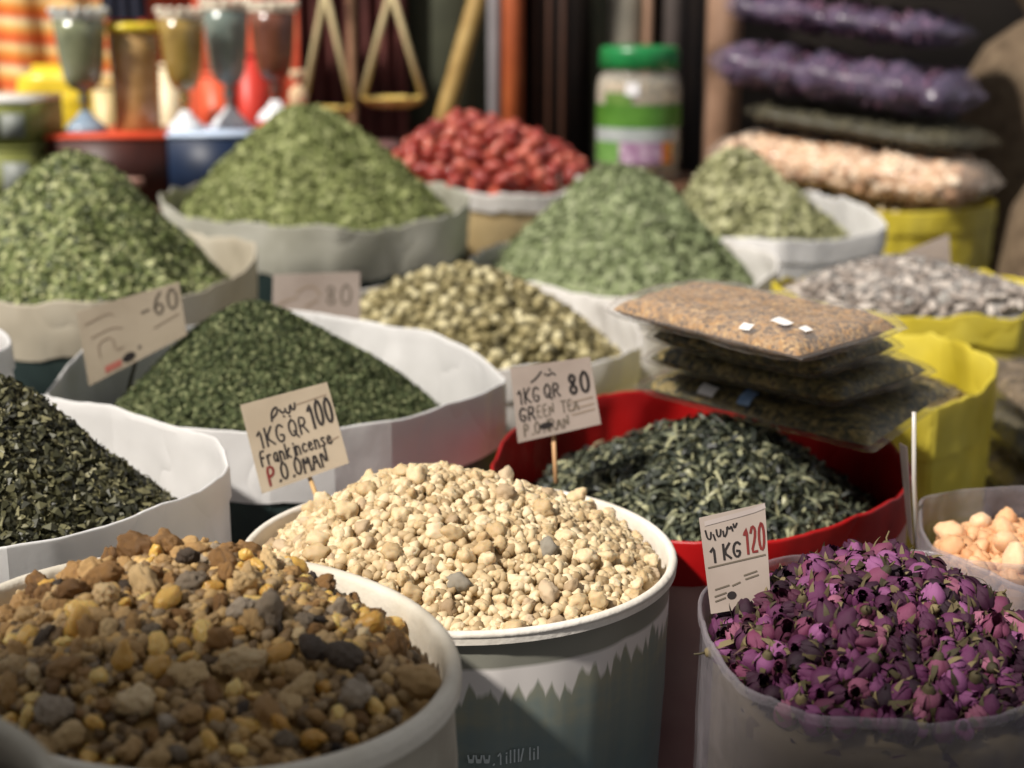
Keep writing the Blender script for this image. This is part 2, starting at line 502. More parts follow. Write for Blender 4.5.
def print_mat():
    """white woven sack printed with a wooded hillside"""
    m, nt, N, L, b = new_mat('landscape_printed_sack')
    tc = N.new('ShaderNodeTexCoord'); sp = N.new('ShaderNodeSeparateXYZ'); L.new(tc.outputs['Object'], sp.inputs[0])
    def math_(op, a, c=None, d=None):
        n = N.new('ShaderNodeMath'); n.operation = op
        for i, x in enumerate((a, c, d)):
            if x is None: continue
            if hasattr(x, 'is_linked'): L.new(x, n.inputs[i])
            else: n.inputs[i].default_value = x
        return n.outputs[0]
    ang = math_('ARCTAN2', sp.outputs['Y'], sp.outputs['X'])
    def nz(scale, det=2):
        cb = N.new('ShaderNodeCombineXYZ'); L.new(math_('MULTIPLY', ang, scale), cb.inputs[0])
        t = N.new('ShaderNodeTexNoise'); t.noise_dimensions = '3D'; t.inputs['Scale'].default_value = 1; t.inputs['Detail'].default_value = det
        L.new(cb.outputs[0], t.inputs['Vector']); return t.outputs['Fac']
    tri = math_('PINGPONG', math_('ADD', ang, math_('MULTIPLY', nz(9), .10)), .035)
    tree = math_('MULTIPLY', math_('MULTIPLY', tri, nz(14)), 1.35)
    line = math_('ADD', math_('ADD', math_('MULTIPLY', tree, .6), math_('MULTIPLY', nz(5), .06)), .714)
    line = math_('ADD', line, math_('MULTIPLY', math_('SINE', math_('MULTIPLY_ADD', ang, 1.2, 2.3)), .018))
    dep = math_('SUBTRACT', line, sp.outputs['Z'])
    fac = N.new('ShaderNodeMapRange'); fac.inputs['From Min'].default_value = -.003; fac.inputs['From Max'].default_value = .003
    L.new(dep, fac.inputs['Value'])
    r = ramp_node(N, [((146, 146, 128), 0), ((126, 136, 130), .12), ((110, 128, 132), .35), ((110, 134, 146), .6), ((92, 116, 132), 1)])
    n3 = N.new('ShaderNodeTexNoise'); n3.inputs['Scale'].default_value = 18; n3.inputs['Detail'].default_value = 5
    mp = N.new('ShaderNodeMapping'); mp.inputs['Scale'].default_value = (1, 1, 3)
    L.new(tc.outputs['Object'], mp.inputs[0]); L.new(mp.outputs[0], n3.inputs['Vector'])
    L.new(math_('ADD', math_('MULTIPLY', dep, 3.2), math_('MULTIPLY_ADD', n3.outputs['Fac'], .35, -.17)), r.inputs['Fac'])
    mx = N.new('ShaderNodeMix'); mx.data_type = 'RGBA'
    mx.inputs['A'].default_value = lin((224, 218, 214))
    L.new(fac.outputs[0], mx.inputs['Factor']); L.new(r.outputs['Color'], mx.inputs['B'])
    rim_shade = N.new('ShaderNodeMapRange'); rim_shade.inputs['From Min'].default_value = .783; rim_shade.inputs['From Max'].default_value = .787  # shade of the overhanging rim, painted as a grey-green band below it
    L.new(sp.outputs['Z'], rim_shade.inputs['Value'])
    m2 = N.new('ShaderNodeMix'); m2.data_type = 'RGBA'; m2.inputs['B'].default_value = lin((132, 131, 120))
    L.new(rim_shade.outputs[0], m2.inputs['Factor']); L.new(mx.outputs['Result'], m2.inputs['A'])
    L.new(m2.outputs['Result'], b.inputs['Base Color'])
    b.inputs['Roughness'].default_value = .5
    # woven tape bump
    w = N.new('ShaderNodeTexChecker'); w.inputs['Scale'].default_value = 1
    cb = N.new('ShaderNodeCombineXYZ'); L.new(math_('MULTIPLY', ang, 75), cb.inputs[0]); L.new(math_('MULTIPLY', sp.outputs['Z'], 400), cb.inputs[1])
    L.new(cb.outputs[0], w.inputs['Vector'])
    bp = N.new('ShaderNodeBump'); bp.inputs['Strength'].default_value = .12; bp.inputs['Distance'].default_value = .002
    L.new(w.outputs['Fac'], bp.inputs['Height']); L.new(bp.outputs[0], b.inputs['Normal'])
    return m
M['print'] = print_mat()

# ================================================================== the setting
def struct(name, mb, mat, label=None, parent=None):
    o = mb.build(name, mat, parent)
    if parent is None:
        tag(o, label, name.split('_')[0], kind='structure')
    return o

m_floor = pm('dark_stone_floor', [(40, 36, 33), (56, 50, 46), (66, 60, 54)], .8, scale=3, bump=.3, bscale=20)
m_wall = pm('dark_plaster', [(44, 38, 34), (58, 50, 44), (66, 58, 50)], .9, scale=3, bump=.2, bscale=15)
m_dark = pm('dark_door_wood', [(20, 14, 11), (30, 20, 15), (38, 26, 19)], .6, scale=5)
m_post = pm('orange_brown_wood', [(134, 62, 28), (160, 78, 38), (172, 92, 48)], .55, scale=8)
m_post2 = pm('dull_brown_wood', [(124, 96, 76), (148, 116, 94), (158, 128, 106)], .6, scale=8)
m_maroon = pm('maroon_curtain', [(66, 34, 30), (92, 48, 44), (108, 60, 54)], .9, scale=6)
m_green = pm('dark_olive_board', [(42, 44, 32), (58, 60, 44), (70, 72, 54)], .8, scale=4)
m_greyp = pm('grey_panel', [(124, 120, 108), (142, 136, 122), (150, 144, 130)], .7, scale=5)
m_lilac = pm('pale_grey_panel', [(120, 116, 118), (138, 134, 136)], .7, scale=5)

struct('floor', MB().box((-4.7, -3.6, -.06), (4.0, 6.3, 0), 0), m_floor, 'dark stone floor under the sacks')
struct('wall_back', MB().box((-3.6, 6.0, 0), (3.6, 6.15, 3.0), 0), m_wall, 'dark plaster wall behind the stall')
def bx(px0, px1, y): return (px0 - 512) / FPX * (y * math.cos(PITCH) + .1), (px1 - 512) / FPX * (y * math.cos(PITCH) + .1)

# ---------------- door with posts and boards behind the stall
YB = 5.7
dk = math.cos(PITCH) * YB + .06
def xb(px): return (px - 512) / FPX * dk
door = thing('door_1', 'dark wooden door with brown slats behind the dates', 'door', (xb(580), YB, 0)); door['kind'] = 'structure'
MB().box((xb(524), YB, 0), (xb(592), YB + .05, 2.3), .005).build('door_panel', m_dark, door)
for p in (533, 546, 560):
    MB().box((xb(p), YB - .02, 0), (xb(p + 6), YB, 2.3), .004).build('slat', pm('door_slat_wood', [(58, 34, 22), (70, 42, 28)], .6), door)
MB().box((xb(650), YB, 0), (xb(706), YB + .05, 2.3), .005).build('door_panel', m_dark, door)
MB().box((xb(662), YB - .02, 0), (xb(682), YB, 2.3), .004).build('slat', pm('door_grey_slat', [(58, 50, 46), (70, 60, 56)], .7), door)
struct('trim_1', MB().box((xb(503), YB - .08, 0), (xb(523), YB, 2.4), .006), m_post, 'orange brown wooden door post')
struct('trim_2', MB().box((xb(592), YB - .04, 0), (xb(606), YB + .02, 2.4), .005), m_green, 'dark olive upright board beside the door')
struct('wall_panel_1', MB().box((xb(606), YB - .02, 0), (xb(642), YB + .02, 2.4), .005), m_greyp, 'grey wall panel behind the green lidded jar')
struct('trim_3', MB().box((xb(642), YB - .05, 0), (xb(651), YB + .02, 2.4), .004), m_post2, 'narrow brown upright strip')
struct('wall_panel_2', MB().box((xb(405), YB, 0), (xb(488), YB + .03, 2.4), .005), m_green, 'dark olive wall panel behind the balance scale')
struct('trim_4', MB().box((xb(488), YB - .03, 0), (xb(503), YB + .02, 2.4), .005), m_lilac, 'pale grey upright strip beside the orange post')
struct('pillar', MB().box(((706 - 512) / FPX * 4.95, 4.98, 0), ((738 - 512) / FPX * 4.95, 5.10, 2.4), .008), m_post2, 'dull brown wooden upright beside the purple packs')
# a maroon curtain hanging in folds
cur = MB()
xs = np.linspace(xb(290), xb(408), 60)
P = np.array([[[x, YB - .06 + .025 * math.sin(i * .75) + .01 * math.sin(i * 2.1 + z), z] for z in np.linspace(.25, 2.2, 14)] for i, x in enumerate(xs)])
cur.grid(P); P2 = P.copy(); P2[..., 1] += .006; cur.grid(P2)
tag(cur.build('curtain', m_maroon), 'maroon curtain hanging in folds behind the balance scale', 'curtain')

# ---------------- counters at the back
m_table = pm('counter_wood', [(70, 48, 34), (92, 64, 46), (104, 74, 54)], .6, scale=6)
def table(name, label, x0, x1, y0, y1, z):
    t = thing(name, label, 'table', ((x0 + x1) / 2, (y0 + y1) / 2, 0))
    MB().box((x0, y0, z - .035), (x1, y1, z), .006).build('table_top', m_table, t)
    for lx in (x0 + .04, x1 - .04):
        for ly in (y0 + .04, y1 - .04):
            MB().box((lx - .03, ly - .03, 0), (lx + .03, ly + .03, z - .035), .004).build('leg', m_table, t)
    return t
table('display_table', 'wooden table carrying the goblets and the red and blue boxes', -2.05, -.42, 3.86, 4.75, .80)
table('display_table', 'wooden table carrying the green lidded jar', .20, .60, 4.44, 4.84, .80)

# ================================================================== sacks
S = {}
ZA, ZB, ZC, ZD, ZE = .873, .934, .816, .816, .790
S['A'] = Sack('spice_sack', 'open cream woven sack of coarse brown and yellow resin at the front', oval_px(190, 668, 263, 113, 111, ZA), M['greycream'], M['cream'], cuff=.010, lip=.0042, k=0, wr=.004, cuffname='rolled_rim', over=-.0012)
S['B'] = Sack('spice_sack', 'small cream sack of which only the rim shows at the bottom corner', oval_px(-150, 794, 205, 96, 96, ZB), M['greycream'], M['greycream'], cuff=.010, lip=.004, k=0, taper=.9, wr=.003, cuffname='rolled_rim')
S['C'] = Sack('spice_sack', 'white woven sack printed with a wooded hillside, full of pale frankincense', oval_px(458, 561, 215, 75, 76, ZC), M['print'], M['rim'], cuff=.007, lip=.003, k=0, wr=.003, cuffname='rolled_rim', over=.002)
S['D'] = Sack('spice_bag', 'clear plastic bag filled with purple rosebuds', [(703, 588, ZD+.01), (699, 605, ZD+.006), (704, 632, ZD), (720, 662, ZD), (745, 688, ZD), (785, 709, ZD), (840, 719, ZD), (895, 723, ZD), (945, 724, ZD), (1000, 719, ZD), (1045, 700, ZD), (1070, 670, ZD), (1075, 640, ZD), (1050, 605, ZD+.01), (1024, 590, ZD+.015), (985, 571, ZD+.015), (940, 553, ZD+.015), (880, 548, ZD+.01), (800, 556, ZD), (735, 568, ZD+.005)], M['clear'], M['clear2'], cuff=.005, lip=.0008, wav=.004, k=4, wr=.006, cat='bag')
S['E'] = Sack('spice_sack', 'white sack lined with red plastic, holding twisted green tea leaves', [(491, 470, ZE), (497, 483, ZE), (522, 496, ZE), (562, 510, ZE), (612, 526, ZE), (655, 538, ZE), (700, 545, ZE), (745, 545, ZE), (790, 539, ZE), (835, 528, ZE), (872, 514, ZE), (900, 497, ZE), (911, 480, ZE), (908, 462, ZE+.004), (893, 444, ZE+.01), (860, 425, ZE+.01), (800, 405, ZE), (740, 395, ZE), (680, 391, ZE), (620, 394, ZE+.006), (575, 405, ZE+.004), (530, 420, ZE), (505, 440, ZE)], M['pinkwhite'], M['red'], cuff=.046, lip=.0012, k=3, wr=.007, wav=.005, cuffname='red_liner', inner=.2)
ZF = .838
S['F'] = Sack('spice_sack', 'teal sack with a wide white cuff holding dark green crushed herb', [(47, 395, ZF), (52, 403, ZF), (75, 411, ZF), (110, 419, ZF), (160, 427, ZF), (215, 431, ZF), (270, 433, ZF), (330, 430, ZF), (390, 421, ZF), (440, 408, ZF), (480, 395, ZF), (504, 384, ZF), (505, 380, ZF), (490, 366, ZF+.006), (470, 352, ZF+.012), (445, 337, ZF+.02), (438, 334, ZF+.02), (400, 328, ZF+.012), (350, 320, ZF+.01), (295, 310, ZF+.018), (270, 306, ZF+.022), (240, 312, ZF+.014), (200, 325, ZF+.01), (160, 334, ZF+.01), (110, 344, ZF+.012), (85, 350, ZF+.014), (65, 370, ZF+.006)], M['teal'], M['white2'], cuff=.082, lip=.0007, k=0, wr=.005, blend=.9, sharp=13, cuffname='folded_cuff', wav=.004)
ZG = .86
S['G'] = Sack('spice_sack', 'white plastic sack of dark dried leaf at the left edge', [(228, 467, ZG), (224, 475, ZG), (205, 488, ZG), (165, 506, ZG), (110, 526, ZG), (55, 541, ZG), (0, 551, ZG), (-60, 546, ZG), (-115, 525, ZG), (-140, 490, ZG), (-130, 445, ZG), (-90, 410, ZG), (-40, 394, ZG+.004), (46, 397, ZG+.006), (75, 403, ZG+.006), (110, 407, ZG+.006), (160, 424, ZG+.004), (208, 436, ZG+.006), (216, 439, ZG+.006), (224, 452, ZG+.003)], M['white2'], M['white2'], cuff=.03, lip=.0008, k=0, wr=.004, blend=.9, sharp=13, wav=.003)
ZH = .885
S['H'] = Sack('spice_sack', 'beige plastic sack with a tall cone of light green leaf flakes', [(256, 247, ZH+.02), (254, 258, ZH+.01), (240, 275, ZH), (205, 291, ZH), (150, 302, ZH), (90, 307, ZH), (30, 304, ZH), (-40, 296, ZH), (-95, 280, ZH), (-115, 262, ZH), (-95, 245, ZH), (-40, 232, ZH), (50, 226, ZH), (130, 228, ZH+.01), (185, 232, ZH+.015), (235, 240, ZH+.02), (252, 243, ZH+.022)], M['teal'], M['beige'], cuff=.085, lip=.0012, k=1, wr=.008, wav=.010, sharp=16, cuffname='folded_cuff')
ZI = .90
S['I'] = Sack('spice_sack', 'white sack of which only the right rim shows at the left edge', oval_px(-84, 344, 94, 18, 28, ZI), M['white2'], M['white2'], cuff=.03, lip=.0018, k=0)
ZJ = .88
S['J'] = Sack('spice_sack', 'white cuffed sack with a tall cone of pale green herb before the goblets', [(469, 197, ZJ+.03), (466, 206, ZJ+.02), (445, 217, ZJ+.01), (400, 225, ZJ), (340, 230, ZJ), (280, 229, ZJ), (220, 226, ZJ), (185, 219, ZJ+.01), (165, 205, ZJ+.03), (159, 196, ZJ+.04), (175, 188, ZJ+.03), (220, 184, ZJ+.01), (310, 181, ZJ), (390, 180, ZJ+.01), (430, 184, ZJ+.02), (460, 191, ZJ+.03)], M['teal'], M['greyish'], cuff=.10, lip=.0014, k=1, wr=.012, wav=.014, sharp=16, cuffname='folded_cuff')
ZK = .775
S['K'] = Sack('spice_sack', 'white sack heaped with pale olive pods behind the dark green herb', [(640, 335, ZK+.01), (640, 348, ZK), (615, 358, ZK), (560, 366, ZK), (500, 370, ZK), (430, 368, ZK), (360, 358, ZK), (310, 345, ZK), (290, 328, ZK), (310, 305, ZK), (350, 292, ZK), (410, 285, ZK), (480, 281, ZK+.01), (540, 286, ZK+.015), (585, 295, ZK+.02), (612, 306, ZK+.025), (630, 318, ZK+.02)], M['white'], M['white'], cuff=.05, lip=.001, k=0, wr=.006, wav=.008, sharp=14, blend=.7)
ZL = .77
S['L'] = Sack('spice_sack', 'white sack with a grey green cone of dried leaf', [(778, 262, ZL+.03), (776, 275, ZL+.01), (750, 288, ZL), (700, 297, ZL), (650, 301, ZL), (600, 298, ZL), (550, 290, ZL), (505, 281, ZL), (474, 268, ZL+.01), (470, 260, ZL+.01), (490, 248, ZL+.01), (540, 240, ZL), (620, 236, ZL), (690, 238, ZL+.02), (740, 245, ZL+.04), (765, 253, ZL+.04)], M['white'], M['white'], cuff=.05, lip=.002, k=1, wr=.008, wav=.012, sharp=16, blend=.6)
ZM = .80
S['M'] = Sack('spice_sack', 'bright white sack of pale green dried flowers near the nut bag', [(886, 226, ZM+.02), (880, 232, ZM+.01), (840, 238, ZM), (780, 242, ZM), (720, 238, ZM), (675, 230, ZM), (650, 218, ZM), (655, 205, ZM), (690, 195, ZM), (750, 188, ZM+.01), (800, 190, ZM+.03), (850, 203, ZM+.05), (880, 216, ZM+.04)], M['white2'], M['white2'], cuff=.05, lip=.002, k=0, wr=.008, wav=.010, sharp=14, blend=.7)
ZN = .85
S['N'] = Sack('spice_sack', 'tan and white sack heaped with glossy red dates', oval_px(487, 183, 112, 15, 15, ZN), M['tan'], M['white'], cuff=.04, lip=.004, k=0, wr=.008, wav=.015)
ZO = .80
S['O'] = Sack('spice_sack', 'yellow plastic sack of grey striped seeds at the right', [(1062, 292, ZO+.01), (1058, 304, ZO), (1020, 317, ZO), (960, 319, ZO), (900, 318, ZO), (850, 312, ZO), (805, 302, ZO), (778, 290, ZO+.01), (772, 281, ZO+.02), (790, 279, ZO+.01), (830, 272, ZO), (880, 266, ZO), (930, 266, ZO+.005), (980, 272, ZO+.02), (1024, 281, ZO+.025), (1050, 286, ZO+.02)], M['yellow'], M['yellow'], cuff=.05, lip=.0016, k=1, wr=.008, wav=.010, sharp=16)
ZP = .80
S['P'] = Sack('spice_sack', 'yellow plastic sack under the stack of herb packets', [(996, 362, ZP+.02), (994, 378, ZP+.01), (975, 396, ZP), (935, 410, ZP-.005), (885, 413, ZP-.01), (830, 406, ZP-.01), (785, 394, ZP), (755, 380, ZP), (748, 366, ZP), (760, 350, ZP), (790, 338, ZP), (840, 332, ZP), (890, 333, ZP+.01), (945, 338, ZP+.025), (970, 348, ZP+.03), (990, 357, ZP+.025)], M['yellow'], M['yellow'], cuff=.07, lip=.0014, k=0, wr=.006, wav=.008, sharp=14, blend=.6, inner=.25, taper=.88)
ZQ = .75
S['Q'] = Sack('spice_sack', 'yellow sack of nuts with a bag of pale nuts lying on it', oval_px(900, 203, 95, 11, 11, ZQ), M['yellow'], M['yellow'], cuff=.06, lip=.004, k=0, wr=.01)
ZR = .80
S['R'] = Sack('spice_bag', 'clear plastic bag holding peach coloured gum lumps', [(1125, 530, ZR), (1110, 550, ZR), (1075, 562, ZR), (1020, 567, ZR), (968, 562, ZR), (932, 549, ZR), (921, 530, ZR+.005), (920, 499, ZR+.02), (960, 491, ZR+.02), (1024, 487, ZR+.02), (1080, 495, ZR+.01), (1115, 510, ZR)], M['clear'], M['clear2'], cuff=.03, lip=.0008, k=3, cat='bag', wr=.008)

# ================================================================== heaps
H = {}
def heap(key, depth, pk, yoff=0., zadd=0., **kw):
    s = S[key]
    p = aty(pk[0], pk[1], s.c[1] + yoff); p.z += zadd
    H[key] = Heap(s, depth, list(p), **kw)
    return H[key]

def leaf_mat(name, cols, rough=.75, trans=.12, spec=.25):
    return pm(name, cols, rough, src='island', trans=trans, spec=spec)

def leaf_heap(key, name, label, mat, n, length, width, cat='dried herb', down=.05, **kw):
    h = H[key]; mb = MB(); h.mound(mb, down=down, sink=.004)
    h.smax = 1 - .75 * length / h.sack.mean
    P, N, s, t = h.sample(n)
    flakes(mb, P, N, length, width, **kw)
    o = mb.build(name, mat, smooth=False)
    return tag(o, label, cat, kind='stuff')

# left cone, light green flakes
heap('H', .07, (72, 152), pw=.95, tip=.12, rough=.012, inset=.02, freq=30)
leaf_heap('H', 'green_leaf_heap', 'tall cone of light green leaf flakes in the beige sack on the left', leaf_mat('light_green_flakes', [(46, 54, 26), (92, 104, 54), (140, 148, 92), (186, 188, 138)], spec=.45, rough=.55), 21000, .0130, .0095, tilt=.65, curl=.25, lift=.3)
heap('F', .105, (252, 304), yoff=.02, pw=.92, tip=.22, rough=.006, inset=.02, freq=30)
leaf_heap('F', 'crushed_herb_heap', 'heap of dark green crushed herb in the white cuffed sack', leaf_mat('dark_green_crumbs', [(28, 34, 20), (58, 68, 40), (92, 102, 66), (148, 152, 110)]), 36000, .0068, .0036, tilt=.9, curl=.3, lift=.5)
heap('G', .10, (-12, 380), pw=.95, tip=.12, rough=.006, inset=.02, freq=30)
leaf_heap('G', 'dark_leaf_heap', 'heap of dark olive dried leaf in the sack at the left edge', leaf_mat('dark_olive_leaf', [(34, 34, 22), (58, 58, 36), (90, 88, 58), (146, 140, 102)], spec=.5, rough=.5), 15000, .012, .0055, tilt=.8, curl=.35, lift=.5)
heap('E', .085, (728, 432), yoff=.02, pw=1.0, tip=.3, rough=.004, inset=.02)
leaf_heap('E', 'green_tea_heap', 'heap of twisted grey green tea leaves in the red lined sack', leaf_mat('tea_leaf', [(24, 28, 24), (42, 48, 40), (70, 76, 62), (112, 116, 92), (172, 170, 132)], spec=.5, rough=.5), 9000, .026, .0042, cat='tea', tilt=.75, curl=.55, lift=.35, seg=5, twist=1.4)
heap('J', .05, (300, 106), pw=.95, tip=.16, rough=.014, inset=.02, freq=30)
leaf_heap('J', 'pale_herb_heap', 'tall cone of pale green dried herb before the goblets', leaf_mat('pale_green_leaf', [(82, 90, 48), (120, 128, 76), (146, 152, 98), (170, 174, 124)]), 15000, .022, .011, tilt=.7, curl=.3, lift=.35)
heap('L', .07, (622, 168), pw=.9, tip=.2, rough=.014, inset=.02, freq=30)
leaf_heap('L', 'grey_green_herb_heap', 'cone of grey green dried leaf behind the herb packets', leaf_mat('grey_green_leaf', [(84, 94, 62), (118, 128, 90), (142, 152, 112), (166, 172, 138)]), 11000, .022, .013, tilt=.6, curl=.3, lift=.35)
heap('M', .10, (738, 162), pw=.85, tip=.35, rough=.014, inset=.03)
leaf_heap('M', 'dried_flower_heap', 'heap of pale green dried flowers in the bright white sack', leaf_mat('pale_flower', [(96, 98, 64), (140, 140, 100), (168, 168, 126), (196, 194, 156)]), 5000, .028, .018, tilt=.8, curl=.4, lift=.4, cat='dried flowers')
heap('I', .06, (-84, 338), pw=.9, inset=.03)
leaf_heap('I', 'brown_leaf_heap', 'brown leaf in the white sack at the left edge', leaf_mat('brown_leaf', [(60, 52, 34), (96, 84, 56)]), 1500, .016, .008)

# ---------------- coarse resin, front left
heap('A', .020, (200, 567), yoff=.09, pw=.82, tip=.5, rough=.012, inset=.012)
m_res = {
    'brown': pm('brown_resin', [(102, 72, 40), (150, 112, 66), (180, 144, 94), (206, 176, 128)], .48, src='object', scale=90, bump=.5, bscale=260, bdist=.002, spec=.35),
    'yellow': pm('yellow_resin', [(178, 132, 56), (208, 168, 88), (226, 198, 126)], .28, src='object', scale=70, sss=.35, spec=.5, bump=.2, bscale=200, bdist=.001),
    'grey': pm('grey_resin', [(112, 98, 80), (146, 130, 110), (176, 160, 140)], .6, src='object', scale=90, bump=.5, bscale=260, bdist=.002),
    'dark': pm('dark_bark_resin', [(46, 36, 30), (70, 58, 48), (98, 84, 70)], .55, src='object', scale=90, bump=.6, bscale=240, bdist=.002),
    'cream': pm('cream_resin', [(162, 134, 94), (190, 164, 122), (206, 184, 146)], .55, src='object', scale=80, sss=.2, bump=.3, bscale=240, bdist=.001),
}
res_mesh = {}
for k, (lobes, spread, asp) in dict(brown=(9, .72, (1.15, .82, .68)), yellow=(4, .6, (1.15, .78, .66)), grey=(8, .64, (1, .9, .75)), dark=(3, .5, (1, .72, .5)), cream=(7, .66, (1.1, .85, .7))).items():
    res_mesh[k] = [mesh_of(*lump(100 + 17 * i + len(k), 4, lobes + i % 3, spread, .17 if k != 'yellow' else .08, asp, facet=.8 if k == 'dark' else (.4 if i % 2 else 0), knob=(.24, .5)), 'resin_lump', m_res[k]) for i in range(8)]
RES_LABEL = {'brown': 'knobbly brown resin lump in the coarse heap at the front', 'yellow': 'translucent yellow resin lump in the coarse heap at the front',
             'grey': 'dusty grey resin lump in the coarse heap at the front', 'dark': 'dark bark-like chip in the coarse heap at the front',
             'cream': 'cream coloured resin lump in the coarse heap at the front'}
RES_GROUP = {'brown': 'brown lumps of coarse resin', 'yellow': 'yellow lumps of coarse resin', 'grey': 'grey lumps of coarse resin', 'dark': 'dark chips in the coarse resin', 'cream': 'cream lumps of coarse resin'}
# single pieces that stand out, by their place in the photograph
special = [('dark', 345, 668, .0185, 'largest dark grey chip, near the right rim of the coarse resin'),
           ('dark', 312, 655, .0150, 'slanting dark chip beside the round yellow drop in coarse resin'),
           ('yellow', 276, 662, .0125, 'round honey yellow drop left of the slanting dark chip'),
           ('yellow', 365, 633, .0140, 'long bright yellow piece by the right rim of the coarse resin'),
           ('yellow', 168, 607, .0140, 'pale lemon yellow drop near the top of the coarse resin heap'),
           ('dark', 188, 566, .0150, 'dark brown piece on the crest of the coarse resin heap'),
           ('grey', 60, 716, .0150, 'dark grey pebble of resin in the shaded lower part of the heap'),
           ('cream', 140, 708, .0140, 'egg shaped tan lump in the lower middle of coarse resin'),
           ('brown', 405, 690, .0185, 'big brown lump against the right rim of the coarse resin')]
hA = H['A']
def on_heap(h, px, py):
    """the heap point seen at a pixel"""
    S_, T_ = np.meshgrid(np.linspace(.01, .97, 90), np.linspace(0, 1, 240, endpoint=False), indexing='ij')
    P = h.ev(S_.ravel(), T_.ravel()); N = h.normal(S_.ravel(), T_.ravel())
    v = np.array(CAM) - P
    q = proj(P); d = (q[:, 0] - px) ** 2 + (q[:, 1] - py) ** 2
    d[(N * v).sum(1) < 0] += 1e6
    i = d.argmin()
    return P[i], N[i]
def zone_a(p):
    x, y = proj(np.array([p]))[0]
    return 'on the crest of' if y < 600 else 'by the right rim of' if x > 310 else 'on the middle slope of' if y < 670 else 'at the foot of'
sp_pts = []
for k, px, py, r, lab in special:
    p, n = on_heap(hA, px, py)
    p = p + n * r * .45
    place('resin_lump', random.choice(res_mesh[k]), p.tolist(), r, lab, 'resin lump', RES_GROUP[k])
    sp_pts.append((p, r))
P, N = hA.darts(291, .0125, smax=.955, margin=12)
kinds = rng.choice(['brown', 'yellow', 'grey', 'dark', 'cream'], len(P), p=[.50, .31, .06, .04, .09])
cnt = 0
for p, n, k in zip(P, N, kinds):
    r = float(np.clip(rng.lognormal(-4.70, .34), .0055, .0175))
    if any(np.linalg.norm(p - q) < .8 * (r + rr) for q, rr in sp_pts): continue
    place('resin_lump', random.choice(res_mesh[k]), (p + n * r * rng.uniform(.05, .55)).tolist(), r, RES_LABEL[k].replace('in the', zone_a(p) + ' the'), 'resin lump', RES_GROUP[k] + ', ' + zone_a(p).rsplit(' ', 1)[0] + ' the heap'); cnt += 1
small = [lump(300 + i, 2, 6, .6, .14) for i in range(6)]
mb = MB(); hA.mound(mb, down=.05, sink=.006)
P, N, s, t = hA.sample(2600, .96)
scatter(mb, small, P, .0062, .4)
tag(mb.build('resin_crumbs', pm('resin_crumb', [(84, 66, 44), (130, 104, 70), (162, 134, 92), (196, 160, 100), (128, 114, 96)], .6, src='island')), 'small crumbs of coarse brown resin between the lumps at the front', 'resin crumbs', kind='stuff')

# ---------------- pale frankincense, centre
heap('C', .018, (438, 479), yoff=.05, pw=.80, tip=.42, rough=.009, inset=.009)
hC = H['C']
m_fr = {'cream': pm('cream_frankincense', [(180, 154, 114), (204, 180, 140), (220, 200, 166)], .55, src='object', scale=120, sss=.25, bump=.25, bscale=300, bdist=.001),
        'tan': pm('tan_frankincense', [(150, 126, 96), (178, 154, 122), (196, 174, 144)], .6, src='object', scale=120, bump=.35, bscale=300, bdist=.001),
        'grey': pm('grey_frankincense', [(138, 130, 116), (166, 156, 140)], .65, src='object', scale=120, bump=.4, bscale=300, bdist=.001)}
fr_mesh = {k: [mesh_of(*lump(500 + 13 * i + len(k), 3, 7 + i % 4, .66, .20, (1, .86, .8), facet=.5 if i % 3 == 0 else 0, knob=(.26, .5)), 'frankincense_lump', m_fr[k]) for i in range(9)] for k in m_fr}
FR = {'cream': ('pale cream frankincense lump in the heap at the centre', 'cream frankincense lumps'),
      'tan': ('darker tan frankincense lump in the pale heap at the centre', 'tan frankincense lumps')}
spc = [('grey', 548, 553, .0130, 'bluish grey lump on the right slope of the pale frankincense'), ('tan', 503, 500, .0150, 'large tan lump right of the peak of the pale frankincense'),
       ('grey', 458, 588, .0135, 'whitish grey lump in the lower middle of the pale frankincense'), ('tan', 548, 598, .0140, 'brownish lump near the front rim of the pale frankincense')]
sp_pts = []
for k, px, py, r, lab in spc:
    p, n = on_heap(hC, px, py); p = p + n * r * .4
    place('frankincense_lump', random.choice(fr_mesh[k]), p.tolist(), r, lab, 'frankincense lump', 'stand-out lumps of frankincense'); sp_pts.append((p, r))
p, n = on_heap(hC, 270, 549)
place('bark_chip', res_mesh['dark'][1], (p + n * .004).tolist(), (.013, .004, .004), 'thin black bark chip at the left of the pale frankincense', 'bark chip', None, Quaternion((1, 0, 0), 0) @ Quaternion((0, 0, 1), .4))
def zone_c(p):
    x, y = proj(np.array([p]))[0]
    return 'on the crest of' if y < 510 else 'beside the Frankincense card in' if x < 345 else 'on the right slope of' if x > 540 else 'on the front slope of'
P, N = hC.darts(296, .0148, smax=.965, margin=12)
for p, n in zip(P, N):
    k = 'cream' if rng.random() < .83 else 'tan'
    r = float(np.clip(rng.lognormal(-4.76, .24), .0058, .0135))
    if any(np.linalg.norm(p - q) < .8 * (r + rr) for q, rr in sp_pts): continue
    place('frankincense_lump', random.choice(fr_mesh[k]), (p + n * r * rng.uniform(.1, .6)).tolist(), r, FR[k][0].replace('in the', zone_c(p) + ' the'), 'frankincense lump', FR[k][1] + ', ' + zone_c(p).rsplit(' ', 1)[0] + ' the heap')
mb = MB(); hC.mound(mb, down=.05, sink=.004)
P, N, s, t = hC.sample(3800, .97)
scatter(mb, small, P + N * .0015, .0064, .35)
tag(mb.build('frankincense_crumbs', pm('frankincense_crumb', [(150, 126, 92), (186, 162, 124), (206, 184, 146), (218, 200, 166)], .6, src='island', sss=.0)), 'small pale frankincense grains between the larger lumps', 'frankincense grains', kind='stuff')

